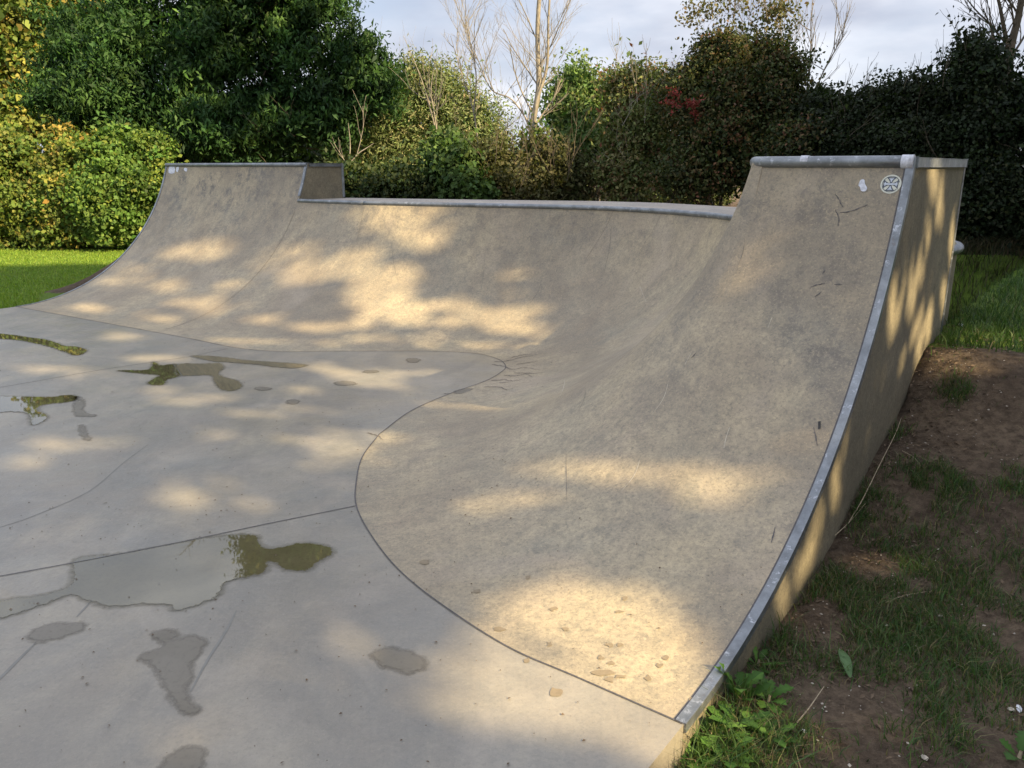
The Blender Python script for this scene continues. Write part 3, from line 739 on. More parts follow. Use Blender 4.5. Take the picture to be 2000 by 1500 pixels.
# formwork seams in the near side wall
for t_ in (1.15, 2.36):
    p_ = P0 + dR * t_ + eR * .0016
    zt = HT - .05 if t_ > 2.06 else RT - math.sqrt(RT * RT - t_ * t_) - .05
    V = [Vector((p_.x - dR.x * .002, p_.y - dR.y * .002, -.1)), Vector((p_.x + dR.x * .002, p_.y + dR.y * .002, -.1)), Vector((p_.x + dR.x * .002, p_.y + dR.y * .002, zt)), Vector((p_.x - dR.x * .002, p_.y - dR.y * .002, zt))]
    rpart('form_joint', mesh('form_joint', V, [(0, 1, 2, 3)]), M['form'])
# white daub on the coping
cq = q + pR * .44
rpart('paint_mark', solid_tube('paint_mark', [pt3(cq, cz(HT) + .006), pt3(cq + pR * .035, cz(HT) + .006)], .0262, 14), M['white_paint'], 'white paint daub on the near right coping')
# round sticker with a cross emblem
hc, hn = hit(1740, 360)
if hn.dot(camv - hc) < 0: hn = -hn
sx_ = Vector((-pR.x, -pR.y, 0)).normalized(); sy_ = hn.cross(sx_).normalized()
if sy_.z < 0: sy_ = -sy_
RS = .042
M['sticker_cream'] = plain('sticker_cream', (.60, .60, .50), .4, var=.12, scale=90)
M['sticker_dark'] = plain('sticker_dark', (.055, .065, .085), .4, var=.2, scale=90)
M['sticker_silver'] = plain('sticker_silver', (.50, .54, .60), .35, var=.12, scale=120)
def spt(x, y, l):    # follow the slope's curvature so the disc stays on it
    b = hc + sx_ * x + sy_ * y; h_ = CONC.ray_cast(b + hn * .05, -hn); b = h_[0] if h_[0] else b
    return b + hn * l
def disc(name, r0, r1, mt, l, par, n=48, a0=0, a1=2 * math.pi):
    V = []; A = np.linspace(a0, a1, n)
    for a in A: V += [spt(r0 * math.cos(a), r0 * math.sin(a), l), spt(r1 * math.cos(a), r1 * math.sin(a), l)]
    o = link(name, mesh(name, V, [(2 * i, 2 * i + 1, 2 * i + 3, 2 * i + 2) for i in range(n - 1)]), mt, par); return o
stk = disc('sticker', 0.0005, RS, M['sticker_cream'], .002, ramp_root); stk.location = OFF
stk['label'] = 'round pale sticker with dark flared cross emblem'
disc('sticker_rim', RS * .78, RS * .84, M['sticker_dark'], .0028, stk, n=40, a0=.25, a1=5.6)
V = []; F = []
for k in range(4):       # four flared arms
    a = k * math.pi / 2
    for s0, s1, o0, o1 in ((.10, .30, .10, .16), (.30, .52, .16, .30), (.52, .72, .30, .52)):
        b = len(V)
        for rr_, hw in ((s0, o0), (s1, o1)):
            for sg in (-1, 1):
                x, y = RS * rr_, RS * hw * sg
                V.append(spt(x * math.cos(a) - y * math.sin(a), x * math.sin(a) + y * math.cos(a), .0028))
        F.append((b, b + 1, b + 3, b + 2))
link('emblem_cross', mesh('emblem_cross', V, F), M['sticker_dark'], stk)
V = []; F = []
for k in range(4):       # pale cores inside the arms
    a = k * math.pi / 2
    for s0, s1, o0, o1 in ((.22, .42, .05, .09), (.42, .60, .09, .26)):
        b = len(V)
        for rr_, hw in ((s0, o0), (s1, o1)):
            for sg in (-1, 1):
                x, y = RS * rr_, RS * hw * sg
                V.append(spt(x * math.cos(a) - y * math.sin(a), x * math.sin(a) + y * math.cos(a), .0034))
        F.append((b, b + 1, b + 3, b + 2))
V += [spt(x * RS, y * RS, .0038) for x, y in ((-.66, -.09), (.66, -.09), (.66, .09), (-.66, .09))]; F.append((len(V) - 4, len(V) - 3, len(V) - 2, len(V) - 1))
link('emblem_band', mesh('emblem_band', V, F), M['sticker_silver'], stk)

# footprints of damp on the sunny foot of the slope
M['damp_tan'] = plain('damp_tan', (.235, .183, .112), .6, var=.12, scale=60)
fp = [(975,1230,12,5),(1073,1258,7,6),(1080,1190,8,5),(1105,1230,9,5),(1030,1290,7,6),(1190,1260,8,4),(1210,1260,7,4),(1172,1285,12,5),(1195,1296,10,4),(1300,1285,8,6),(1288,1300,8,5),(1265,1325,8,6),(1180,1315,26,7),(1190,1328,10,7),(1212,1322,14,4),(1210,1195,8,4),(1030,1128,8,4),(930,1155,9,4),(1220,1170,7,4),(1350,1367,8,6),(1085,1352,12,9),(830,1097,12,6)]
for i, (x, y, rx, ry) in enumerate(fp):
    rnd = random.Random(i)
    ol = [(x + rx * math.cos(a) * rnd.uniform(.35, 1.3), y + ry * math.sin(a) * rnd.uniform(.35, 1.3)) for a in np.linspace(0, 2 * math.pi, 9)[:-1]]
    surf_poly('damp_spot', ol, M['damp_tan'], .0022, ramp_root, None, 3)

# small debris lying on the concrete (countless flecks)
rnd = random.Random(11); V = []; F = []
for i in range(1500):
    px = rnd.uniform(-40, 1500); py = rnd.uniform(620, 1500) if rnd.random() < .7 else rnd.uniform(650, 1200)
    h_, nn = hit(px, py)
    if h_ is None or abs(nn.z) < .93: continue
    if rnd.random() > .30 + .6 * (h_.y > 3): continue
    if nn.z < 0: nn = -nn
    a = rnd.uniform(0, 6.28); T = nn.cross(Vector((math.cos(a), math.sin(a), 0))).normalized(); S = nn.cross(T)
    L_ = rnd.choice((.0025, .003, .003, .004, .006)); wd = L_ * rnd.uniform(.3, .8); b = len(V); c0 = h_ + nn * .003
    V += [c0 - T * L_, c0 - S * wd + nn * .003, c0 + T * L_ * rnd.uniform(.7, 1.2), c0 + S * wd + nn * .001]; F.append((b, b + 1, b + 2, b + 3))
tag(link('leaf_litter', mesh('leaf_litter', V, F), M['litter']), 'tiny dark flecks of leaf litter scattered over the concrete', 'leaf litter', kind='stuff')

# ------------------------------------------------------------------ foliage tools
rng = np.random.default_rng(7)
def unit(v): return v / (np.linalg.norm(v, axis=-1, keepdims=True) + 1e-9)
def leaf_arrays(P, size, aspect, col, droop=.35, facing=None, fold=.18, rg=rng):
    """rhombic folded leaves: P (n,3), size (n,), col (n,3)"""
    n = len(P)
    D = unit(rg.normal(size=(n, 3)) + np.array([0, 0, -droop * 1.6]))
    A = unit(np.cross(D, rg.normal(size=(n, 3))))
    if facing is not None:
        Nn = unit(unit(facing) + rg.normal(size=(n, 3)) * .42); A = unit(np.cross(D, Nn))
    Nn = np.cross(A, D)
    s = size[:, None]
    v0 = P - D * s * .5; v2_ = P + D * s * .5 - Nn * s * .10
    v1 = P + A * s * aspect * .5 - D * s * .05 + Nn * s * fold * .5; v3 = P - A * s * aspect * .5 - D * s * .05 + Nn * s * fold * .5
    V = np.stack([v0, v1, v2_, v3], 1).reshape(-1, 3)
    F = np.arange(n * 4).reshape(n, 4); C = np.repeat(col, 4, axis=0)
    return V, F, C
def pal(n, cols, w, jit=.18, rg=rng):
    cols = np.array(cols); w = np.array(w, float); w /= w.sum()
    c = cols[rg.choice(len(cols), n, p=w)]
    c = c * (1 + rg.normal(size=(n, 1)) * jit) * (1 + rg.normal(size=(n, 3)) * jit * .3)
    return np.clip(c, .004, .9)
def lobes_points(lobes, n_cl, per, csize, shell=.55, rg=rng, flat=.7):
    """clump centres in ellipsoid lobes, then leaf points in each clump; returns P, clump id, outward"""
    vol = np.array([l[3] * l[4] * l[5] for l in lobes]) ** (2 / 3); pr = vol / vol.sum()
    which = rg.choice(len(lobes), n_cl, p=pr); L_ = np.array(lobes)[which]
    d = unit(rg.normal(size=(n_cl, 3))); r = (shell + (1 - shell) * rg.random((n_cl, 1)) ** .6)
    C = L_[:, :3] + d * r * L_[:, 3:6]
    C += rg.normal(size=C.shape) * csize * .5
    cs = csize * (.6 + .8 * rg.random((n_cl, 1)))
    P = C[:, None, :] + rg.normal(size=(n_cl, per, 3)) * cs[:, None, :] * np.array([1, 1, flat]) * .55
    cid = np.repeat(np.arange(n_cl), per); out = np.repeat(d, per, axis=0)
    out = out * .55 + unit((P - C[:, None, :]).reshape(-1, 3)) * .85
    return P.reshape(-1, 3), cid, out
def crown(name, root, lobes, n_cl, per, csize, lsize, aspect, cols, w, shell=.55, droop=.35, seed=1, clvar=.22, core=0, keep=None, label=None, sub=9):
    rg = np.random.default_rng(seed)
    base_l = lobes; lobes = []
    for l in base_l:      # every bough breaks into smaller leaf masses with gaps between
        for k in range(sub):
            d = unit(rg.normal(size=3)); rr_ = .22 + .22 * rg.random()
            lobes.append((l[0] + d[0] * l[3] * .66, l[1] + d[1] * l[4] * .66, l[2] + d[2] * l[5] * .66, l[3] * rr_, l[4] * rr_, l[5] * rr_ * 1.05))
    P, cid, out = lobes_points(lobes, n_cl, per, csize, shell, rg)
    n = len(P)
    clc = pal(n_cl, cols, w, clvar, rg)[cid]; lc = pal(n, cols, w, .16, rg)
    col = clc * .6 + lc * .4
    S = lsize * (.65 + .7 * rg.random(n))
    if core:
        Pc, _, oc = lobes_points([(l[0], l[1] + l[4] * .25, l[2], l[3] * .72, l[4] * .6, l[5] * .72) for l in base_l], core, 10, csize * 1.2, .1, rg)
        P = np.concatenate([P, Pc]); S = np.concatenate([S, lsize * 1.7 * (.7 + .6 * rg.random(len(Pc)))])
        col = np.concatenate([col, pal(len(Pc), cols, w, .2, rg)]); out = np.concatenate([out, oc])
    if keep is not None:
        k_ = keep(P); P = P[k_]; S = S[k_]; col = col[k_]; out = out[k_]
    V, F, C = leaf_arrays(P, S, aspect, col, droop, out + np.array([0, 0, .5]), rg=rg)
    b = root.location
    V = V - np.array([b.x, b.y, b.z])
    o = link(name, np_mesh(name, V, F, 4, C), M['leaf'], root)
    if label: o['label'] = label
    return o
def grow(p, d, L, r, depth, rg, out, kids=5, ang=38, up=.25, wig=.12, taper=.35, minr=.0025, kl=.62, start=.25):
    n = max(4, int(6 + depth * 2)); P = [np.array(p, float)]; R = [r]; d = np.array(d, float) / np.linalg.norm(d)
    for i in range(n):
        d = d + rg.normal(size=3) * wig + np.array([0, 0, up * .12]); d /= np.linalg.norm(d)
        P.append(P[-1] + d * L / n); R.append(max(minr * .6, r * (1 - (1 - taper) * (i + 1) / n)))
    out.append((np.array(P), np.array(R)))
    if depth <= 0: return
    for k in range(kids):
        f = start + (1 - start) * (k + rg.random()) / kids; i = min(n - 1, int(f * n))
        q = P[i]; dd = P[i + 1] - P[i]; dd /= np.linalg.norm(dd)
        s = np.cross(dd, rg.normal(size=3)); s /= np.linalg.norm(s)
        a = math.radians(ang * (.7 + .6 * rg.random()))
        nd = dd * math.cos(a) + s * math.sin(a) + np.array([0, 0, up])
        grow(q, nd, L * kl * (1.15 - .5 * f) * (.8 + .4 * rg.random()), max(minr, R[i] * .55), depth - 1, rg, out, kids, ang, up, wig * 1.1, taper, minr, kl, start)
def woodmesh(name, root, out, mt, sides=5, label=None):
    b = np.array(root.location); big = [(P - b, R) for P, R in out if R[0] > .012]; small = [(P - b, R) for P, R in out if R[0] <= .012]
    objs = []
    allp = big + small
    me = tubes(name, allp, sides if len(allp) < 1500 else 4)
    o = link(name, me, mt, root)
    if label: o['label'] = label
    return o
def trunk_poly(pts, radii): return (catmull([tuple(p) for p in pts], 6), np.interp(np.linspace(0, len(radii) - 1, (len(pts) - 1) * 6 + 1), np.arange(len(radii)), radii))
def lobe(px, py, Y, rx, rz, ry=None):
    c_ = at(px, py, Y); s = Y * math.cos(TH) / FPX
    return (c_.x, c_.y, c_.z, rx * s, (ry if ry else rx * s * .8), rz * s)

GREEN = [(.045, .085, .020), (.065, .11, .025), (.03, .06, .015)]
# ---- big dark ash tree at the left, in front of the far hedge
r = empty('ash_tree', (at(430, 325, 17.0).x, 17.0, 0), 'big dark green leafy tree rising behind the far left tall slope', 'tree')
out = []
tb = np.array([r.location.x, 17.0, 0])
out.append(trunk_poly([tb, tb + [.05, .1, 1.2], tb + [-.1, .05, 2.4], tb + [.1, 0, 4.2], tb + [0, .1, 6.5]], [.17, .15, .12, .09, .04]))
rg = np.random.default_rng(3)
for k in range(13):
    z_ = 1.4 + k * .5; a = k * 2.4 + .6
    grow(tb + [0, 0, z_], (math.cos(a), abs(math.sin(a)) * .7 - .15, .55), 2.3 - k * .07, .05, 2, rg, out, kids=4, ang=40, up=.1, kl=.6)
woodmesh('trunk', r, out, M['bark_dark'])
asl = [lobe(190,60,17.0,120,110), lobe(130,190,16.9,75,80), lobe(230,200,16.7,120,90), lobe(330,100,16.8,150,130), lobe(470,60,17.0,150,130), lobe(590,60,17.0,110,120), lobe(430,230,16.7,140,75), lobe(330,262,16.9,75,38), lobe(560,215,16.8,130,75), lobe(660,180,17.0,90,90), lobe(705,150,17.0,58,55), lobe(725,200,17.0,36,28), lobe(640,255,17.0,55,32),
 lobe(728,140,16.9,40,40), lobe(738,185,16.9,26,30), lobe(690,90,17.0,45,45), lobe(610,-60,17.1,90,110), lobe(330,-70,17.0,130,120), lobe(470,-140,17.0,160,150), lobe(440,-290,17.0,120,130), lobe(530,-330,17.1,110,140), lobe(500,-430,17.1,100,100)]
crown('crown', r, asl, 2300, 80, .27, .115, .34, [(.028, .070, .022), (.045, .100, .026), (.075, .150, .034), (.016, .040, .016)], [4, 4, 2.2, 2.5], shell=.45, droop=.55, seed=5, core=1300)

crown('crown', r, [lobe(540,-160,17.0,90,90), lobe(450,-290,17.0,110,120), lobe(530,-360,17.1,110,130), lobe(500,-450,17.1,90,90)], 420, 60, .30, .13, .4, [(.14, .17, .03), (.20, .21, .035), (.10, .13, .03)], [3, 2, 2], seed=6, label='top leaves of the tree coloured yellower to look sunlit')  # lighter leaf colour stands in for sun on the crown top
# ---- the yellowing hedge behind the lawn, one shrub after another
def shrub(name, label, cat, base, lobes, n, per, cs, ls, asp, cols, w, seed, bark='bark_dark', stems=6, core=0, group=None, droop=.3, shell=.5, wood=None, stemh=1.6, clvar=.22):
    r = empty(name, (base.x, base.y, gz(base.x, base.y) - .05), label, cat, group)
    rg = np.random.default_rng(seed + 100); out = []
    b = np.array(r.location)
    for k in range(stems):
        a = rg.random() * 6.28
        grow(b + [math.cos(a) * .25, .25 + math.sin(a) * .2, 0], (math.cos(a) * .35, math.sin(a) * .3, 1), stemh * (.45 + .3 * rg.random()), .022, 2, rg, out, kids=4, ang=32, up=.22)
    if wood: wood(out, rg)
    woodmesh('branches', r, out, M[bark], 4)
    crown('crown', r, lobes, n, per, cs, ls, asp, cols, w, seed=seed, core=core, droop=droop, shell=shell, clvar=clvar)
    return r
YG = [(.12, .18, .035), (.18, .22, .045), (.30, .27, .06), (.33, .20, .05), (.07, .12, .03)]
hg = 'hedgerow shrubs behind the skatepark'
shrub('field_maple', 'tall yellowing tree at the left edge with orange tinged leaves', 'tree', at(20, 470, 25),
      [lobe(30,60,25,75,75), lobe(60,40,25,70,90), lobe(90,150,25.3,80,90), lobe(30,200,25,80,80), lobe(150,-10,25,70,60), lobe(80,0,25,60,40), lobe(180,240,25.5,70,60)], 1100, 60, .42, .15, .75, YG, [3, 3, 2, .9, 2], 21, stemh=5, core=300)
shrub('hedge_shrub', 'sunlit yellow green hedge shrub at the far left edge of the lawn', 'shrub', at(20, 478, 15.9),
      [lobe(10,330,15.7,75,70), lobe(-50,380,15.6,80,95), lobe(40,400,15.6,70,75), lobe(10,440,15.6,80,40)], 620, 75, .20, .075, .7, YG, [4, 3, 1.4, .3, 4], 22, stemh=2, core=420, group=hg)
shrub('hedge_shrub', 'sunlit hedge shrub with golden top in the middle of the left hedge', 'shrub', at(140, 478, 15.8),
      [lobe(150,310,15.6,60,55), lobe(110,350,15.6,60,60), lobe(160,390,15.4,70,65), lobe(120,440,15.4,75,38)], 620, 75, .20, .075, .7, YG, [4, 3, 2.2, .7, 3.4], 23, stemh=2, core=420, group=hg)
shrub('hedge_shrub', 'rounded green hedge shrub beside the far left edge of the ramp', 'shrub', at(240, 478, 15.4),
      [lobe(225,310,15.3,50,50), lobe(255,370,15.1,62,62), lobe(215,400,15.0,68,58), lobe(245,440,15.1,60,36), lobe(290,330,15.3,40,60)], 620, 75, .20, .075, .72, [(.12, .20, .04), (.08, .15, .03), (.22, .27, .055), (.05, .09, .02)], [4, 4, 1.6, 2], 24, stemh=2, core=420, group=hg)
shrub('hedge_shrub', 'shaded green hedge shrub low behind the big dark tree', 'shrub', at(420, 400, 19.5),
      [lobe(350,320,19.5,80,60), lobe(450,300,19.5,90,60), lobe(560,310,19.5,90,60), lobe(480,380,19.5,150,50), lobe(300,260,19.5,80,50)], 420, 55, .36, .12, .7, [(.05, .09, .02), (.08, .12, .03), (.03, .05, .015)], [4, 3, 3], 25, stemh=2, core=300, group=hg)

# ---- middle: olive willow scrub
OL = [(.17, .225, .085), (.23, .26, .115), (.12, .17, .06), (.30, .29, .16), (.075, .11, .04)]
def twigs(px0, px1, py0, py1, Y, n, L, up=.3, dep=1, r=.0042):
    def f(out, rg):
        for k in range(n):
            p_ = at(px0 + (px1 - px0) * rg.random(), py0 + (py1 - py0) * rg.random(), Y + rg.normal() * .3)
            grow(np.array(p_), (rg.normal() * .5, rg.normal() * .3, 1), L * (.6 + .8 * rg.random()), r, dep, rg, out, kids=5, ang=28, up=up, wig=.07, kl=.6)
    return f
shrub('willow_scrub', 'pale olive willow scrub right of the big dark tree', 'shrub', at(760, 380, 18.5),
      [lobe(730,260,18.5,60,70), lobe(790,220,18.5,60,65), lobe(740,200,18.5,45,40), lobe(800,300,18.5,70,60), lobe(700,320,18.5,50,55)], 620, 60, .34, .10, .26, OL, [4, 4, 3, 2, 2], 31, bark='bark_pale', core=180, group=hg, stemh=3.2, wood=twigs(700,840,180,330,18.5,18,1.2), droop=-.2)
shrub('willow_scrub', 'yellowish willow scrub left of the bare tree', 'shrub', at(880, 380, 18.5),
      [lobe(860,190,18.5,55,45), lobe(830,170,18.5,50,35), lobe(890,250,18.5,65,60), lobe(930,300,18.5,60,55), lobe(850,310,18.5,60,50)], 620, 60, .34, .10, .28, OL, [4, 4, 3, 2, 2], 32, bark='bark_pale', core=180, group=hg, stemh=3.2, wood=twigs(820,980,170,330,18.5,18,1.2), droop=-.2)
shrub('bramble_bush', 'dark bramble tangle behind the left part of the low deck', 'bush', at(740, 395, 11.6),
      [lobe(720,365,11.6,70,35), lobe(800,372,11.5,70,30), lobe(670,372,11.6,50,35)], 330, 50, .2, .06, .6, [(.03, .055, .018), (.05, .07, .02), (.09, .10, .03)], [4, 3, 1], 33, core=160, group=hg, stemh=.9)
shrub('ivy_bush', 'fresh green leafy bush low in front of the scrub behind the deck', 'bush', at(890, 390, 11.2),
      [lobe(875,325,11.3,38,38), lobe(905,365,11.1,45,26), lobe(870,290,11.5,24,24), lobe(930,385,11.1,40,14)], 210, 50, .16, .07, .7, [(.065, .115, .032), (.10, .16, .04), (.04, .075, .02)], [4, 2, 3], 34, core=90, group=hg, stemh=1.1)
shrub('bramble_bush', 'brownish twiggy thicket around the foot of the bare tree', 'bush', at(1010, 390, 11.6),
      [lobe(970,340,11.6,60,55), lobe(1040,330,11.8,50,60), lobe(1000,380,11.4,80,28), lobe(1090,345,11.8,60,50)], 430, 46, .2, .06, .5, [(.075, .085, .030), (.11, .105, .045), (.05, .055, .02), (.14, .12, .06)], [3, 3, 3, 1], 35, bark='bark_dark', core=170, group=hg, stemh=1.6, wood=twigs(940,1120,290,370,11.3,22,.6))
shrub('elder_tree', 'small rounded bright green tree right of the bare tree', 'tree', at(1140, 390, 13.2),
      [lobe(1140,185,13.3,50,52), lobe(1115,225,13.2,45,45), lobe(1165,240,13.2,50,50), lobe(1130,290,13.0,75,55), lobe(1190,300,13.0,60,50)], 620, 50, .20, .07, .5, [(.11, .19, .06), (.16, .24, .075), (.07, .12, .035), (.20, .22, .08)], [4, 3, 3, 1], 36, bark='bark_pale', core=170, stemh=2.4)
# ---- hawthorns, right of centre
HW = [(.048, .068, .022), (.09, .11, .035), (.13, .10, .04), (.15, .07, .04), (.025, .038, .014)]
shrub('hawthorn', 'pale twiggy hawthorn with pink berries left of the tallest hawthorn', 'shrub', at(1250, 390, 11.8),
      [lobe(1240,200,11.9,48,42), lobe(1225,155,12.0,32,22), lobe(1275,160,12.0,45,28), lobe(1230,255,11.7,60,52), lobe(1290,250,11.7,55,60), lobe(1240,325,11.6,80,45)], 820, 46, .18, .05, .6, [(.14, .18, .06), (.19, .21, .08), (.20, .14, .07), (.26, .10, .07), (.08, .11, .035)], [4, 3, 1.4, .7, 2.4], 41, bark='bark_pale', core=190, group=hg, stemh=2.0, wood=twigs(1200,1300,150,260,11.8,14,.5))
hr = shrub('hawthorn', 'tallest broad hawthorn with russet top and a crimson spray', 'shrub', at(1450, 400, 10.9),
      [lobe(1400,140,11.0,70,52), lobe(1460,110,11.0,60,40), lobe(1360,190,10.9,58,55), lobe(1500,160,10.9,75,55), lobe(1440,225,10.7,110,80), lobe(1550,210,10.8,70,60), lobe(1400,310,10.5,110,70), lobe(1520,310,10.4,110,70)], 2100, 50, .17, .047, .6, HW, [4, 3, 2.0, 1.0, 4], 42, core=520, group=hg, stemh=2.6, wood=twigs(1370,1570,20,180,10.9,18,.7))
crown('crown', hr, [lobe(1420,50,11.0,26,22), lobe(1385,12,11.0,42,12), lobe(1350,30,11.0,26,14), lobe(1520,22,11.0,48,14), lobe(1475,60,11.0,26,22), lobe(1555,50,11.0,16,14), lobe(1440,0,11.0,30,12)], 70, 20, .14, .05, .6, [(.12, .12, .05), (.17, .12, .05), (.08, .09, .03)], [3, 2, 2], seed=142, label='sparse wispy sprigs at the top of the hawthorn')
# crimson spray
rgc = np.random.default_rng(77); outc = []
pc = at(1335, 205, 10.35)
for k in range(5): grow(np.array(pc), (rgc.normal() * .8, -.2, rgc.normal() * .35), .24, .006, 1, rgc, outc, kids=4, ang=35, up=.02, kl=.6)
for k in range(0, len(outc) - len(outc) % 5, 5):
    grp = outc[k:k + 5]
    Pl = np.concatenate([p[1:] for p, _ in grp]); Pl = np.repeat(Pl, 2, axis=0) + rgc.normal(size=(len(Pl) * 2, 3)) * .016
    V, F, C = leaf_arrays(Pl, np.full(len(Pl), .045), .5, pal(len(Pl), [(.25, .045, .045), (.20, .06, .04), (.30, .10, .07)], [4, 2, 1], .15, rgc), .2, rg=rgc)
    V = V - np.array(hr.location)
    o = link('red_spray', np_mesh('red_spray', V, F, 4, C), M['leaf'], hr); o['label'] = 'crimson autumn leaves on one branch'
shrub('hedge_shrub', 'dark hedge shrub behind the near right coping', 'shrub', at(1640, 420, 10.0),
      [lobe(1640,230,10.2,70,50), lobe(1600,300,10.0,80,70), lobe(1700,240,10.2,70,48), lobe(1700,320,9.9,90,80), lobe(1600,390,9.9,90,50)], 1250, 50, .16, .046, .6, [(0.0196, 0.0315, 0.0126), (0.0315, 0.0455, 0.0154), (0.042, 0.049, 0.021), (0.0126, 0.0196, 0.0084)], [4, 3, 1, 4], 43, core=420, group=hg, stemh=2, wood=twigs(1620,1720,190,240,10.2,6,.35))
shrub('hedge_shrub', 'dark hedge shrub behind the side wall on the right', 'shrub', at(1800, 490, 9.6),
      [lobe(1780,200,9.9,62,38), lobe(1820,240,9.8,70,60), lobe(1780,310,9.6,80,80), lobe(1850,340,9.5,70,90), lobe(1800,430,9.5,90,60)], 1250, 50, .16, .046, .6, [(0.0182, 0.0294, 0.0126), (0.028, 0.0406, 0.0154), (0.0385, 0.0455, 0.021), (0.0126, 0.0182, 0.0084)], [4, 3, 1, 4], 44, core=420, group=hg, stemh=2, wood=twigs(1740,1850,160,220,9.8,7,.4))
shrub('blackthorn', 'tallest dark leafy hedge shrub at the right edge of the picture', 'shrub', at(1940, 495, 9.3),
      [lobe(1910,110,9.5,34,45), lobe(1900,160,9.4,45,55), lobe(1935,200,9.4,60,55), lobe(1990,220,9.3,60,70), lobe(1940,290,9.2,85,80), lobe(1930,380,9.1,90,75), lobe(2010,400,9.1,80,80), lobe(1950,450,9.1,90,38)], 1500, 50, .16, .046, .65, [(0.0182, 0.0315, 0.014), (0.0266, 0.042, 0.0168), (0.049, 0.056, 0.0245), (0.0112, 0.0182, 0.0084)], [4, 3, .8, 4], 45, core=520, group=hg, stemh=2.4, wood=twigs(1880,1990,80,180,9.4,10,.4))
shrub('hedge_shrub', 'dark hedge shrub continuing past the right edge of the picture', 'shrub', at(2100, 500, 9.0),
      [lobe(2090,180,9.1,80,80), lobe(2120,300,9.0,90,90), lobe(2100,420,8.9,100,70), lobe(2240,250,9.0,100,110), lobe(2240,400,8.9,100,80)], 700, 45, .22, .065, .65, [(0.0182, 0.0315, 0.014), (0.0266, 0.042, 0.0168), (0.0112, 0.0182, 0.0084)], [4, 3, 4], 46, core=360, group=hg, stemh=2.4)
# far scrub line that closes the gaps low behind everything: single shrubs further off
for k, (px_, top, Y_, lab) in enumerate([(640, 270, 21, 'distant pale scrub between the dark tree and the willow'), (960, 300, 21, 'distant dim scrub seen through the gap left of the bare tree'), (1100, 300, 21, 'distant dim scrub just right of the bare tree trunk'), (1320, 270, 20, 'distant scrub behind the pale hawthorn')]):
    shrub('distant_shrub', lab, 'shrub', at(px_, 400, Y_), [lobe(px_ - 50, top + 50, Y_, 80, 50), lobe(px_ + 60, top + 60, Y_, 80, 50), lobe(px_, top + 110, Y_, 120, 50)], 240, 50, .34, .12, .5, [(.09, .11, .04), (.12, .13, .05), (.06, .08, .03)], [3, 3, 3], 60 + k, core=160, stemh=2)

# ---- bare trees
def bare(name, label, px, Y, stems, mt, seed, kids=7, depth=3, L=2.2, r0=.06, ang=34, minr=.0035, up=.34, top=None):
    b = at(px, 400, Y); r = empty(name, (b.x, b.y, gz(b.x, b.y) - .05), label, 'tree')
    rg = np.random.default_rng(seed); out = []
    for pts, rr_ in stems:
        P = [np.array(at(x, y, Y + dy)) for x, y, dy in pts]; P[0][2] = max(P[0][2], r.location.z)
        tp = trunk_poly(P, rr_); out.append(tp)
        T, RR = tp; n = len(T)
        for k in range(kids * 2):
            f = .22 + .76 * (k + rg.random()) / (kids * 2); i = min(n - 2, int(f * n))
            a = rg.random() * 6.28; dz = 1.0
            dd = np.array([math.cos(a) * .8, math.sin(a) * .45, .95])
            grow(T[i], dd, L * (1.15 - .45 * f) * (.6 + .6 * rg.random()), max(.006, RR[i] * .30), depth - 1, rg, out, kids=kids, ang=ang, up=up * .6, wig=.07, kl=.56, minr=minr, start=.15)
    woodmesh('trunk', r, out, M[mt], 5)
    return r
tb_ = bare('bare_tree', 'bare pale barked tree in the centre with many fine upright twigs', 1045, 12.0,
     [([(1050,400,0), (1046,330,0), (1040,250,0), (1052,170,.05), (1050,60,.1), (1056,-60,.1), (1060,-260,.1)], [.072, .060, .050, .040, .034, .028, .012]),
      ([(1042,270,-.1), (1048,200,-.15), (1068,130,-.1), (1072,20,-.1), (1085,-120,-.1)], [.032, .027, .022, .016, .008]),
      ([(1040,250,0), (1000,195,.1), (960,175,.1), (935,120,.1), (900,40,.1)], [.013, .011, .009, .007, .004])],
     'bark_pale', 51, kids=5, depth=3, L=1.05, minr=.0015, ang=30, up=.35)
rgi = np.random.default_rng(9); Pi = []
for k in range(30):
    c_ = at(1046 + rgi.normal() * 9, 255 + 110 * rgi.random(), 11.85); Pi.append(np.array(c_) + rgi.normal(size=(40, 3)) * [.09, .08, .12])
Pi = np.concatenate(Pi); V, F, C = leaf_arrays(Pi, np.full(len(Pi), .06), .8, pal(len(Pi), [(.07, .14, .03), (.14, .20, .04), (.04, .08, .02)], [3, 2, 2], .2, rgi), .3, rg=rgi)
V = V - np.array(tb_.location); link('ivy', np_mesh('ivy', V, F, 4, C), M['leaf'], tb_)['label'] = 'ivy climbing the lower trunk'
bare('bare_tree', 'bare dark tree at the top right corner behind the blackthorn', 1965, 10.6,
     [([(1960,400,0), (1962,250,0), (1968,150,0), (1975,90,0), (1990,30,0), (2000,-40,0), (2020,-160,0)], [.08, .07, .06, .05, .04, .035, .012]),
      ([(1972,110,0), (1960,50,0), (1950,0,0), (1930,-60,0)], [.03, .024, .018, .008])], 'bark_dark', 52, kids=5, depth=3, L=1.25, r0=.05)
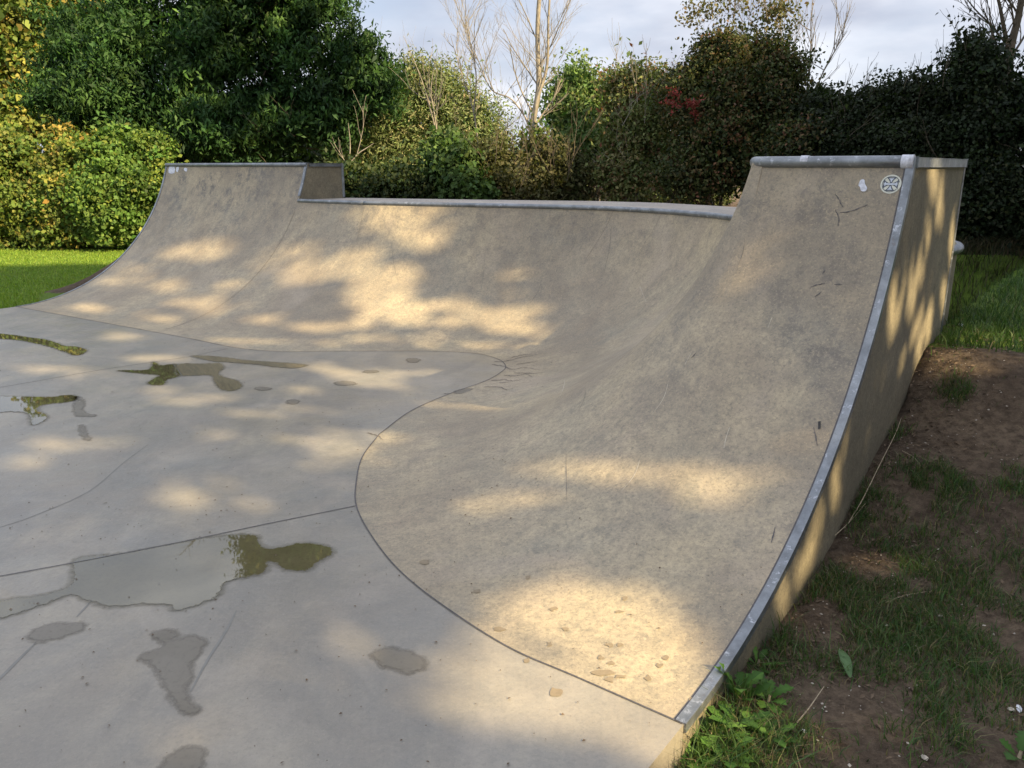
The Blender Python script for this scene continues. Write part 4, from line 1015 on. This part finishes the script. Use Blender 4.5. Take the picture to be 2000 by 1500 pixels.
def sapling(label, px, Y, stems, seed, mt='bark_pale', kids=9):
    b = at(px, 400, Y); r = empty('bare_sapling', (b.x, b.y, gz(b.x, b.y)), label, 'sapling', 'leafless saplings in the hedgerow')
    rg = np.random.default_rng(seed); out = []
    for pts in stems:
        P = [np.array(at(x, y, Y)) for x, y in pts]; T, RR = trunk_poly(P, [.013, .010, .007, .003]); out.append((T, RR))
        for k in range(kids):
            i = int(len(T) * (.3 + .65 * k / 9)); i = min(i, len(T) - 2)
            grow(T[i], (rg.normal() * .5, rg.normal() * .3, .9), .55 * (.5 + rg.random()), .006, 1, rg, out, kids=4, ang=28, up=.3, wig=.06, minr=.003)
    woodmesh('stems', r, out, M[mt], 4); return r
sapling('leafless dark sapling forking above the willow scrub', 840, 12.6, [[(865,330),(850,250),(825,160),(788,70)], [(860,300),(848,220),(842,170),(855,95)]], 71, 'bark_pale', 4)
sapling('thin leafless sapling right of the russet hawthorn top', 1590, 11.4, [[(1560,260),(1575,180),(1583,100),(1584,20)], [(1580,250),(1600,160),(1630,100),(1655,60)], [(1560,240),(1545,150),(1530,90),(1520,30)]], 72)
sapling('pale dead stem right of the big dark tree', 682, 12.0, [[(680,370),(682,320),(684,280),(680,240)], [(682,320),(700,300),(715,290),(730,280)]], 73, kids=1)
sapling('fine leafless sapling left of the bare tree', 920, 12.9, [[(940,330),(925,220),(900,140),(880,70)], [(925,220),(930,150),(920,90),(905,40)]], 74)

# ------------------------------------------------------------------ tall trees up-sun that dapple the park
tanE = math.tan(rad(SUN_EL)); Lh = Vector((-sh.y, sh.x, 0))   # lateral axis
if Lh.y < 0: Lh = -Lh
def lw(P):      # sun-ray invariants of a point
    return P.x * Lh.x + P.y * Lh.y, P.z - (P.x * sh.x + P.y * sh.y) * tanE
PATCH = [ # photo places where the sun gets through: x, y, rx, ry
 (780,418,62,22),(800,462,38,20),(770,440,40,18),(700,500,40,14),(650,525,95,28),(585,500,40,16),(735,575,55,28),(745,600,32,16),(1000,545,26,12),(900,600,70,12),(870,628,80,9),(1000,640,60,8),(960,612,60,9),(820,605,30,12),(1060,655,30,6),
 (262,527,30,11),(380,492,55,13),(230,548,30,10),(405,595,38,13),(470,600,25,9),(530,630,30,8),(250,656,45,6),(170,605,40,6),(500,668,60,5),(640,672,50,5),(770,662,60,5),(930,675,60,6),(1050,680,40,6),
 (720,738,80,14),(760,752,35,12),(650,725,50,9),(400,780,60,7),(490,805,80,10),(560,806,40,8),(430,845,26,9),(670,875,62,22),(620,860,30,10),(375,968,75,20),(340,985,40,12),(495,990,42,14),(110,868,55,12),(205,868,28,9),(100,720,40,6),(240,655,30,5),(720,850,26,7),(820,790,40,7),(950,797,45,5),
 (1150,1235,110,60),(1230,1290,130,55),(1080,1180,70,40),(1330,1345,70,35),(960,1270,90,22),(1050,1310,80,22),(1180,1380,60,22),(1320,1450,55,60),(1010,1230,50,25),(690,1248,38,22),(640,1230,20,14),(350,1450,60,35),(640,1190,30,20),(1000,1250,80,22),(1120,1330,170,60),(310,760,50,6),(150,720,50,7),(300,700,40,5),(560,870,30,8),(600,760,40,7),(60,900,40,10),(380,1020,30,8),(820,1300,40,16),(540,1300,40,14),(1380,960,70,12),(1520,900,40,14),(600,640,30,6),(700,635,30,6),(330,560,20,8),(450,560,18,7),(300,620,30,6),(1270,1430,100,60),(1090,1330,120,30),(1220,1400,90,40),(1290,1430,60,40),(1200,1330,150,50),(1040,1200,80,30),(1300,1240,50,25),(1340,1390,50,40),(1290,1490,40,30),(940,1225,50,16),
 (1480,925,55,26),(1400,925,60,20),(1330,935,40,16),(1150,915,70,15),(1080,905,40,10),(1220,930,60,12),(1000,970,50,10),(940,990,40,10),(1450,950,40,15),
 (1828,375,7,55),(1822,350,6,40),(1838,400,4,40),(1812,460,6,40),(1800,520,7,45),(1860,470,5,70),(1780,560,8,50),(1745,590,8,50),(1800,640,12,50),(1792,660,9,30),(1842,590,5,35),(1864,600,3,25),(1760,700,9,30),(1738,640,7,35),(1655,890,10,45),(1660,860,7,26),(1632,940,9,34),(1600,1010,9,34),(1580,1070,8,30),(1560,1120,9,26),(1530,1170,10,22),(1395,1335,10,26),(1370,1370,14,26),(1350,1400,14,20),
]
GPATCH = [(1850,625,22,14),(1880,690,40,12),(1830,690,30,12),(1940,720,30,8),(1960,668,60,9),(1900,650,30,10),(1990,700,30,10),(1850,720,30,10),(1790,1030,20,8),(1740,1100,60,16),(1690,1090,30,14),(1780,1160,40,12),(1420,1440,110,70),(1440,1390,60,30),(1340,1480,60,40),(1520,1480,40,30),(1480,1480,50,30),(1350,1490,50,30),(1640,1310,10,14)]
ell = []
def add_patch(px, py, rx, ry, tree):
    h0, _ = hit(px, py, tree)
    if h0 is None: return
    hx, _ = hit(px + 2, py, tree); hy, _ = hit(px, py + 2, tree)
    if hx is None or hy is None: return
    a0, a1, a2 = lw(h0), lw(hx), lw(hy)
    J = np.array([[(a1[0] - a0[0]) / 2 * rx, (a2[0] - a0[0]) / 2 * ry], [(a1[1] - a0[1]) / 2 * rx, (a2[1] - a0[1]) / 2 * ry]])
    try: inv = np.linalg.inv(J)
    except Exception: return
    ell.append((np.array(a0), inv))
rsat = random.Random(4)
for q_ in PATCH:
    add_patch(*q_, CONC)
    for k in range(4 if q_[0] < 1540 else 0):       # smaller ragged gaps round each main one
        a_ = rsat.uniform(0, 6.28); d_ = rsat.uniform(1.15, 1.9); f_ = rsat.uniform(.14, .34)
        add_patch(q_[0] + q_[2] * d_ * math.cos(a_), q_[1] + q_[3] * d_ * math.sin(a_), max(3, q_[2] * f_), max(2.5, q_[3] * f_ * 1.4), CONC)
for q_ in GPATCH: add_patch(*q_, ALL)
rgS = np.random.default_rng(31)
NL = 300000
lat = rgS.uniform(-3.5, 13.5, NL); wv = rgS.uniform(-2.2, 9.2, NL)
topw = np.interp(lat, [-4, 2, 4.5, 5.4, 6.4, 7.4, 8.6, 10, 11, 14], [6.5, 8.0, 8.75, 8.35, 7.6, 6.4, 5.5, 5.5, 5.5, 5.4])
keep = wv < topw + rgS.normal(size=NL) * .18
n2_ = 60000; l2 = rgS.uniform(7.5, 11.3, n2_); w2 = rgS.uniform(10.0, 14.5, n2_)      # extra high band of unseen leaves, added to shade the ash tree
k2 = (w2 < np.interp(l2, [7.5, 8.0, 9.5, 11.3], [13.6, 14.0, 13.2, 12.2])) & (w2 > np.interp(l2, [7.5, 11.3], [11.2, 10.2]))
k2 &= np.array([noise.noise(Vector((a_ * 1.6, b_ * 1.6, 3.3))) for a_, b_ in zip(l2, w2)]) > .0
lat = np.concatenate([lat, l2[k2]]); wv = np.concatenate([wv, w2[k2]]); keep = np.concatenate([keep, np.ones(k2.sum(), bool)]); NL = len(lat)
dmin = np.full(NL, 9.0)
Q = np.stack([lat, wv], 1)
for c0, inv in ell:
    d_ = (Q - c0) @ inv.T; dmin = np.minimum(dmin, np.sqrt((d_ ** 2).sum(1)))
nn1 = np.array([noise.noise(Vector((a_ * 2.2, b_ * 3.2, 1.3))) + .8 * noise.noise(Vector((a_ * 6.0, b_ * 9.0, 7.7))) for a_, b_ in Q])
dd_ = dmin + nn1 * .95
keep &= (dd_ > 1.20)
keep &= ~((dmin < 2.3) & (nn1 > .60))      # finer flecks around the main gaps
lat, wv = lat[keep], wv[keep]
adist = -(9.6 + rgS.normal(size=len(lat)) * .9)        # up-sun distance of the crowns
# world position: a = -(P.sh) => P = -a*sh + lat*Lh
X = -adist * sh.x + lat * Lh.x; Y = -adist * sh.y + lat * Lh.y; Z = wv - adist * tanE
Pcan = np.stack([X, Y, Z], 1)
cent = [0.0, 3.4, 6.8, 10.2, 13.0]; lab = ['tall leafy tree nearest behind the camera side of the park', 'second tall leafy tree off the right side of the park', 'third tall leafy tree off the right side of the park', 'fourth tall leafy tree off the right side of the park', 'fifth tall leafy tree off the far right side of the park']
own = np.argmin(np.abs(lat[:, None] - np.array(cent)[None]), 1)
for k, c_ in enumerate(cent):
    b = Vector((9.6 * sh.x + c_ * Lh.x, 9.6 * sh.y + c_ * Lh.y, -.1))
    r = empty('shade_tree', b, lab[k], 'tree', 'tall trees up-sun of the skatepark')
    out = [trunk_poly([np.array(b), np.array(b) + [.1, .1, 4], np.array(b) + [-.1, 0, 8], np.array(b) + [0, .1, 13]], [.24, .20, .15, .06])]
    rg = np.random.default_rng(200 + k)
    for j in range(10): grow(np.array(b) + [0, 0, 4 + j], (math.cos(j * 2.4), math.sin(j * 2.4), .5), 2.2, .06, 1, rg, out, kids=4)
    woodmesh('trunk', r, out, M['bark_dark'], 5)
    Pk = Pcan[own == k]
    V, F, C = leaf_arrays(Pk, .125 * (.7 + .6 * rg.random(len(Pk))), .75, pal(len(Pk), [(.05, .09, .02), (.08, .12, .03)], [1, 1], .2, rg), .2, rg=rg)
    V = V - np.array(b); link('crown', np_mesh('crown', V, F, 4, C), M['leaf'], r)

# ------------------------------------------------------------------ grass
def blades(P, h, w, col, lean=.45, rg=rng):
    n = len(P); a = rg.random(n) * 2 * np.pi; s = np.stack([np.cos(a), np.sin(a), np.zeros(n)], 1)
    b = rg.random(n) * 2 * np.pi; ld = np.stack([np.cos(b), np.sin(b), np.zeros(n)], 1) * (rg.random(n) ** .7 * lean * 2)[:, None]
    H = h[:, None]; Wd = w[:, None]; up = np.array([0, 0, 1.0])
    m1 = P + up * H * .55 + ld * H * .25; tp = P + up * H * (1 - .25 * (rg.random(n)[:, None])) + ld * H * .95
    V = np.stack([P - s * Wd * .5, P + s * Wd * .5, m1 + s * Wd * .42, m1 - s * Wd * .42, tp], 1).reshape(-1, 3)
    i = np.arange(n)[:, None] * 5
    F = np.concatenate([i + [0, 1, 2], i + [0, 2, 3], i + [3, 2, 4]], 0)
    return V, F, np.repeat(col, 5, axis=0)
GC = [(.040, .085, .022), (.058, .11, .026), (.085, .13, .035), (.17, .15, .075)]
def zs(X, Y): return np.array([gz(x, y) for x, y in zip(X, Y)])
gg = np.random.default_rng(90)
# near right: tufts among bare earth
tufts = [(1570,1150,.20),(1640,1120,.22),(1540,1220,.18),(1700,1100,.22),(1620,1180,.2),(1780,1110,.18),(1500,1290,.16),(1850,940,.12),(1790,950,.12),(1820,1010,.16),(1880,1160,.22),(1960,1200,.26),(1800,1240,.20),(1720,1230,.2),(1900,1290,.22),(1660,1280,.16),(1840,1420,.2),(1960,1330,.16),(1430,1440,.14),(1400,1480,.14),(1480,1470,.16),(1540,1440,.1),(1780,1340,.12),(1740,850,.07),(1860,760,.06),(1880,775,.06),(1990,950,.1),(1990,1100,.14),(1930,1450,.14),(1660,1000,.10),(1690,960,.09),(1590,1090,.14),(1830,645,.07),(1850,632,.06),(1815,668,.05),(1740,760,.05),(1350,1490,.12)]
PX = []; HH = []
for (px_, py_, r_t) in tufts:
    c_, _ = hit(px_, py_, GRD)
    if c_ is None: continue
    n = int(950 * (r_t / .2) ** 2) if py_ > 1000 else int(3000 * (r_t / .2) ** 2)
    q_ = gg.normal(size=(n, 2)) * r_t * .62
    PX.append(np.stack([c_.x + q_[:, 0], c_.y + q_[:, 1]], 1)); HH.append(np.full(n, .045))
for (px_, py_, r_t, n_) in ((1440,1470,.16,260),(1370,1495,.10,160),(1400,1420,.08,80),(1500,1400,.14,120),(1540,1250,.14,160)):
    c_, _ = hit(px_, py_, GRD); q_ = gg.normal(size=(n_, 2)) * r_t * .6
    PX.append(np.stack([c_.x + q_[:, 0], c_.y + q_[:, 1]], 1)); HH.append(np.full(n_, .10))
n = 4500; PX.append(np.stack([gg.uniform(.3, 4.2, n), gg.uniform(1.2, 4.6, n)], 1)); HH.append(np.full(n, .026))
PX = np.concatenate(PX); HH = np.concatenate(HH)
qv = (PX[:, 0] - P0.x) * eR.x + (PX[:, 1] - P0.y) * eR.y; kk = qv > .015
# noise thinning
nv_ = np.array([noise.noise(Vector((a * 3.2, b * 3.2, 0))) + .6 * noise.noise(Vector((a * 9, b * 9, 2))) for a, b in PX]); kk &= (nv_ > -.22 + .1 * gg.normal(size=len(PX)))
PX, HH = PX[kk], HH[kk]
Pz = np.stack([PX[:, 0], PX[:, 1], zs(PX[:, 0], PX[:, 1]) - .004], 1)
V, F, C = blades(Pz, HH * (.5 + gg.random(len(HH))), .0028 * (.6 + .9 * gg.random(len(HH))), pal(len(HH), GC, [4, 4, 2, 2.6], .25, gg), .7, gg)
tag(link('grass', np_mesh('grass', V, F, 3, C), M['grass']), 'thin tufts of grass on the bare earth beside the right wall', 'grass', kind='stuff')
# right lawn beyond the mound
n = 75000; X = gg.uniform(2.0, 8.2, n); Y = gg.uniform(3.6, 9.2, n)
tq = (X - P0.x) * dR.x + (Y - P0.y) * dR.y; qq = (X - P0.x) * eR.x + (Y - P0.y) * eR.y
kk = (tq > 2.98 + .10 * qq + gg.normal(size=n) * .07) & ((qq > .02) | ((tq > 3.5) & (X > 2.62))) & (((X - dc.x) ** 2 + (Y - dc.y) ** 2) > (DRR + .02) ** 2) & (X / np.maximum(Y, .1) < .78)
X, Y = X[kk], Y[kk]; Pz = np.stack([X, Y, zs(X, Y) - .005], 1); n = len(X)
V, F, C = blades(Pz, .075 * (.5 + gg.random(n)), .0045 * (.7 + .8 * gg.random(n)), pal(n, GC, [4, 4, 1.5, .3], .2, gg), .5, gg)
tag(link('grass', np_mesh('grass', V, F, 3, C), M['grass']), 'longer lawn grass beyond the earth mound at the right', 'grass', kind='stuff')
# left lawn
n = 130000; X = gg.uniform(-12, -4.4, n); Y = 8.4 + 7.4 * gg.random(n) ** 1.1
ql = (X - B0.x) * (-dL.y) + (Y - B0.y) * dL.x; tl_ = (X - B0.x) * dL.x + (Y - B0.y) * dL.y
kk = (ql > .02 + np.clip((tl_ - .25) * 1.8, 0, 1) * (.65 + .45 * gg.random(n))) & (X > -.75 * Y)
X, Y = X[kk], Y[kk]; Pz = np.stack([X, Y, zs(X, Y) - .004], 1); n = len(X)
V, F, C = blades(Pz, .035 * (.6 + .8 * gg.random(n)) * np.where(Y < 9.6, 1.5, 1), .006 * (.7 + .8 * gg.random(n)), pal(n, [(.13, .23, .025), (.19, .29, .035), (.26, .34, .05)], [3, 4, 2], .15, gg), .5, gg)
tag(link('grass', np_mesh('grass', V, F, 3, C), M['grass']), 'short mown lawn left of the ramp', 'grass', kind='stuff')

# dry grass along the hedge foot
n = 9000; X = gg.uniform(3.2, 7.5, n); Y = 8.75 + .35 * gg.normal(size=n) * .6; Pz = np.stack([X, Y, zs(X, Y)], 1)
V, F, C = blades(Pz, .22 * (.3 + gg.random(n)), .006 * (.6 + .8 * gg.random(n)), pal(n, [(.10, .085, .05), (.06, .055, .03), (.15, .12, .07), (.04, .05, .02)], [3, 3, 1.5, 3], .2, gg), .6, gg)
tag(link('dry_grass', np_mesh('dry_grass', V, F, 3, C), M['grass']), 'dry brownish grass and stalks along the foot of the right hedge', 'dry grass', kind='stuff')
# pebbles and chips in the earth
V = []; F = []; rnd = random.Random(5)
ico = [Vector(v) for v in ((0, 0, 1), (.9, 0, 0), (0, .9, 0), (-.9, 0, 0), (0, -.9, 0), (0, 0, -1))]
icf = [(0, 1, 2), (0, 2, 3), (0, 3, 4), (0, 4, 1), (5, 2, 1), (5, 3, 2), (5, 4, 3), (5, 1, 4)]
for i in range(2800):
    x = rnd.uniform(.5, 4.3); y = rnd.uniform(1.3, 4.5)
    if FREE_R(x, y) < .03: continue
    if noise.noise(Vector((x * 1.3, y * 1.3, 8))) < -.12 and rnd.random() < .7: continue
    s = rnd.choice((.002, .003, .003, .004, .004, .005, .007)); c_ = Vector((x, y, gz(x, y) + s * .15)); b = len(V); a = rnd.uniform(0, 6.28)
    e1, e2, e3_ = s * rnd.uniform(.7, 1.5), s * rnd.uniform(.6, 1.1), s * rnd.uniform(.4, .8)
    for v in ico: V.append(c_ + Vector((v.x * e1 * math.cos(a) - v.y * e2 * math.sin(a), v.x * e1 * math.sin(a) + v.y * e2 * math.cos(a), v.z * e3_)) + Vector((rnd.uniform(-1, 1), rnd.uniform(-1, 1), 0)) * s * .2)
    F += [tuple(b + k for k in f_) for f_ in icf]
tag(link('gravel', mesh('gravel', V, F), M['stone']), 'pale flint chips scattered in the bare earth', 'gravel', kind='stuff')
# dead leaves / twiglets on the earth along the wall foot
V = []; F = []
for i in range(3200):
    t_ = rnd.uniform(-.3, 3.6); q_ = abs(rnd.gauss(0, .22)) + .012 if rnd.random() < .6 else rnd.uniform(.02, 2.4)
    x, y = P0.x + dR.x * t_ + eR.x * q_, P0.y + dR.y * t_ + eR.y * q_
    c_ = Vector((x, y, gz(x, y) + .006)); a = rnd.uniform(0, 6.28); T = Vector((math.cos(a), math.sin(a), rnd.uniform(-.2, .4))); S = Vector((-math.sin(a), math.cos(a), rnd.uniform(-.4, .4)))
    L_ = rnd.uniform(.004, .015); wd = L_ * rnd.uniform(.08, .5); b = len(V)
    V += [c_ - T * L_, c_ - S * wd, c_ + T * L_, c_ + S * wd + Vector((0, 0, .004))]; F.append((b, b + 1, b + 2, b + 3))
tag(link('leaf_litter', mesh('leaf_litter', V, F), M['litter']), 'dead brown leaf bits and twiglets on the earth by the wall', 'leaf litter', kind='stuff')

# long dry stems
def stem(pts, r0, label, zl=.02):
    P = []
    for i, (x, y, l) in enumerate(pts):
        h_, _ = hit(x, y, ALL)
        P.append(np.array(h_ + (camv - h_).normalized() * l + Vector((0, 0, zl * 0 + .004))))
    P = catmull(P, 6); o = link('dry_stem', tubes('dry_stem', [(P, np.linspace(r0, r0 * .4, len(P)))], 6), M['stem_dry'])
    return tag(o, label, 'dry stem', 'dry plant stems lying on the earth')
stem([(1640,1048,.01),(1680,985,.03),(1720,905,.05),(1748,850,.06),(1760,818,.06)], .0028, 'longest dry stem leaning beside the middle of the side wall')
stem([(1630,1048,.01),(1660,1020,.03),(1690,985,.03)], .002, 'short dry stem crossing the foot of the longest one')
stem([(1556,1414,.01),(1580,1385,.03),(1609,1343,.05)], .0028, 'pale stalk sticking up beside the weeds at the wall foot')
stem([(1730,1178,.01),(1770,1164,.02),(1820,1156,.02)], .0022, 'curved dry stem lying across the middle of the grass patch')
stem([(1762,882,.01),(1785,895,.01),(1798,912,.01)], .0018, 'short dry twig on the dirt right of the longest stem')
# big fallen leaf
def big_leaf(name, label, base, tip, width, col, cup=.15, up=Vector((0, 0, 1)), teeth=0, parent=None, tn=9):
    base = Vector(base); tip = Vector(tip); D = tip - base; L_ = D.length; D.normalize(); S = D.cross(up).normalized(); Nn = S.cross(D)
    V = []; F = []; C = []
    for i in range(tn):
        u = i / (tn - 1); w = width * math.sin(math.pi * min(1, u * .93 + .04)) ** .75 * (.55 + .75 * u if teeth else 1)
        if teeth and i % 2: w *= .55
        if i == tn - 1: w = .001
        c_ = base + D * L_ * u + Nn * (L_ * cup * math.sin(math.pi * u))
        V += [c_ - S * w + Nn * w * .25, c_, c_ + S * w + Nn * w * .25]
        for s in (0, 1, 2): C.append([x * (1.25 if s == 1 else 1) for x in col])
    for i in range(tn - 1):
        for s in (0, 1): a = i * 3 + s; F.append((a, a + 1, a + 4, a + 3))
    return np.array([tuple(v) for v in V]), np.array(F), np.array(C)
h1, _ = hit(1660, 1330, GRD); h2, _ = hit(1638, 1283, GRD)
V, F, C = big_leaf('', '', h1 + Vector((0, 0, .012)), h2 + Vector((0, 0, .03)), .017, (.10, .17, .07), .08)
tag(link('fallen_leaf', np_mesh('fallen_leaf', V, F, 4, C, True), M['leaf']), 'single broad green leaf lying on the grass right of the weeds', 'leaf')
def tiny_litter(px, py, s, label, mt):
    h_, _ = hit(px, py, GRD); bm = bmesh.new(); bmesh.ops.create_icosphere(bm, subdivisions=2, radius=s)
    rr_ = random.Random(px)
    for v in bm.verts: v.co = Vector((v.co.x * 1.3, v.co.y * .8, v.co.z * .55)) * rr_.uniform(.75, 1.2)
    me = bpy.data.meshes.new('litter'); bm.to_mesh(me); bm.free(); o = link('litter', me, mt); o.location = h_ + Vector((0, 0, s * .4)); o.rotation_euler = (0, .3, px)
    return tag(o, label, 'litter', 'scraps of pale litter on the ground')
tiny_litter(1877, 637, .016, 'round white scrap in the grass behind the mound', M['litter_white'])
tiny_litter(1571, 1430, .008, 'small white scrap of paper right of the weeds', M['litter_white'])
tiny_litter(1990, 1386, .010, 'white scrap at the right edge near the bottom', M['litter_white'])
tiny_litter(1805, 1482, .011, 'pale stone chip near the bottom edge', M['stone'])
tiny_litter(1836, 1205, .010, 'pale stone chip in the middle of the grass', M['stone'])
tiny_litter(1975, 1388, .010, 'tan stone chip beside the white scrap at the right edge', M['stone'])

# weeds at the foot of the near corner
def weed(px, py, n, size, seed, label, spread=1.0, lift=.6):
    h_, _ = hit(px, py, GRD); rnd = random.Random(seed)
    r = empty('dandelion', h_, label, 'weed', 'leafy weeds at the foot of the near corner')
    VV = []; FF = []; CC = []; b = 0
    for k in range(n):
        a = k * 2.4 + rnd.uniform(-.3, .3); L_ = size * rnd.uniform(.6, 1.15); el = rnd.uniform(.25, 1.0) * lift
        d = Vector((math.cos(a) * math.cos(el), math.sin(a) * math.cos(el), math.sin(el)))
        g1 = rnd.choice([(.055, .125, .022), (.08, .17, .03), (.12, .22, .04), (.045, .10, .02)])
        V, F, C = big_leaf('', '', d * .01, d * L_, size * .16 * spread * rnd.uniform(.8, 1.2), g1, rnd.uniform(-.05, .22), teeth=1, tn=11)
        VV.append(V); FF.append(F + b); CC.append(C); b += len(V)
    o = link('leaves', np_mesh('leaves', np.concatenate(VV), np.concatenate(FF), 4, np.concatenate(CC), True), M['leaf'], r)
    out = [(np.array([(0, 0, -.01), (.004, .002, .02)]), np.array([.006, .004]))]
    link('rosette', tubes('rosette', out, 6), M['stem_dry'], r)
weed(1385, 1440, 9, .11, 1, 'leafy weed pressed against the wall just right of the steel edging foot')
weed(1350, 1485, 11, .12, 2, 'bright leafy weed lowest at the corner of the concrete floor')
weed(1440, 1365, 10, .13, 3, 'tallest leafy weed against the foot of the side wall', 1.2, 1.1)
weed(1445, 1425, 10, .12, 4, 'toothed weed with a long drooping leaf in front of the tallest one')
weed(1500, 1370, 8, .09, 5, 'small clover like weed between the wall and the pale stalk', 1.5)
weed(1500, 1440, 7, .09, 6, 'small weed left of the white paper scrap', 1.4)
weed(1420, 1490, 12, .12, 7, 'dense sunlit weed at the bottom edge of the picture')
weed(1480, 1300, 7, .08, 8, 'shaded weed higher up along the side wall')
weed(1990, 1480, 6, .08, 9, 'broad leaved weed at the bottom right corner', 1.6)
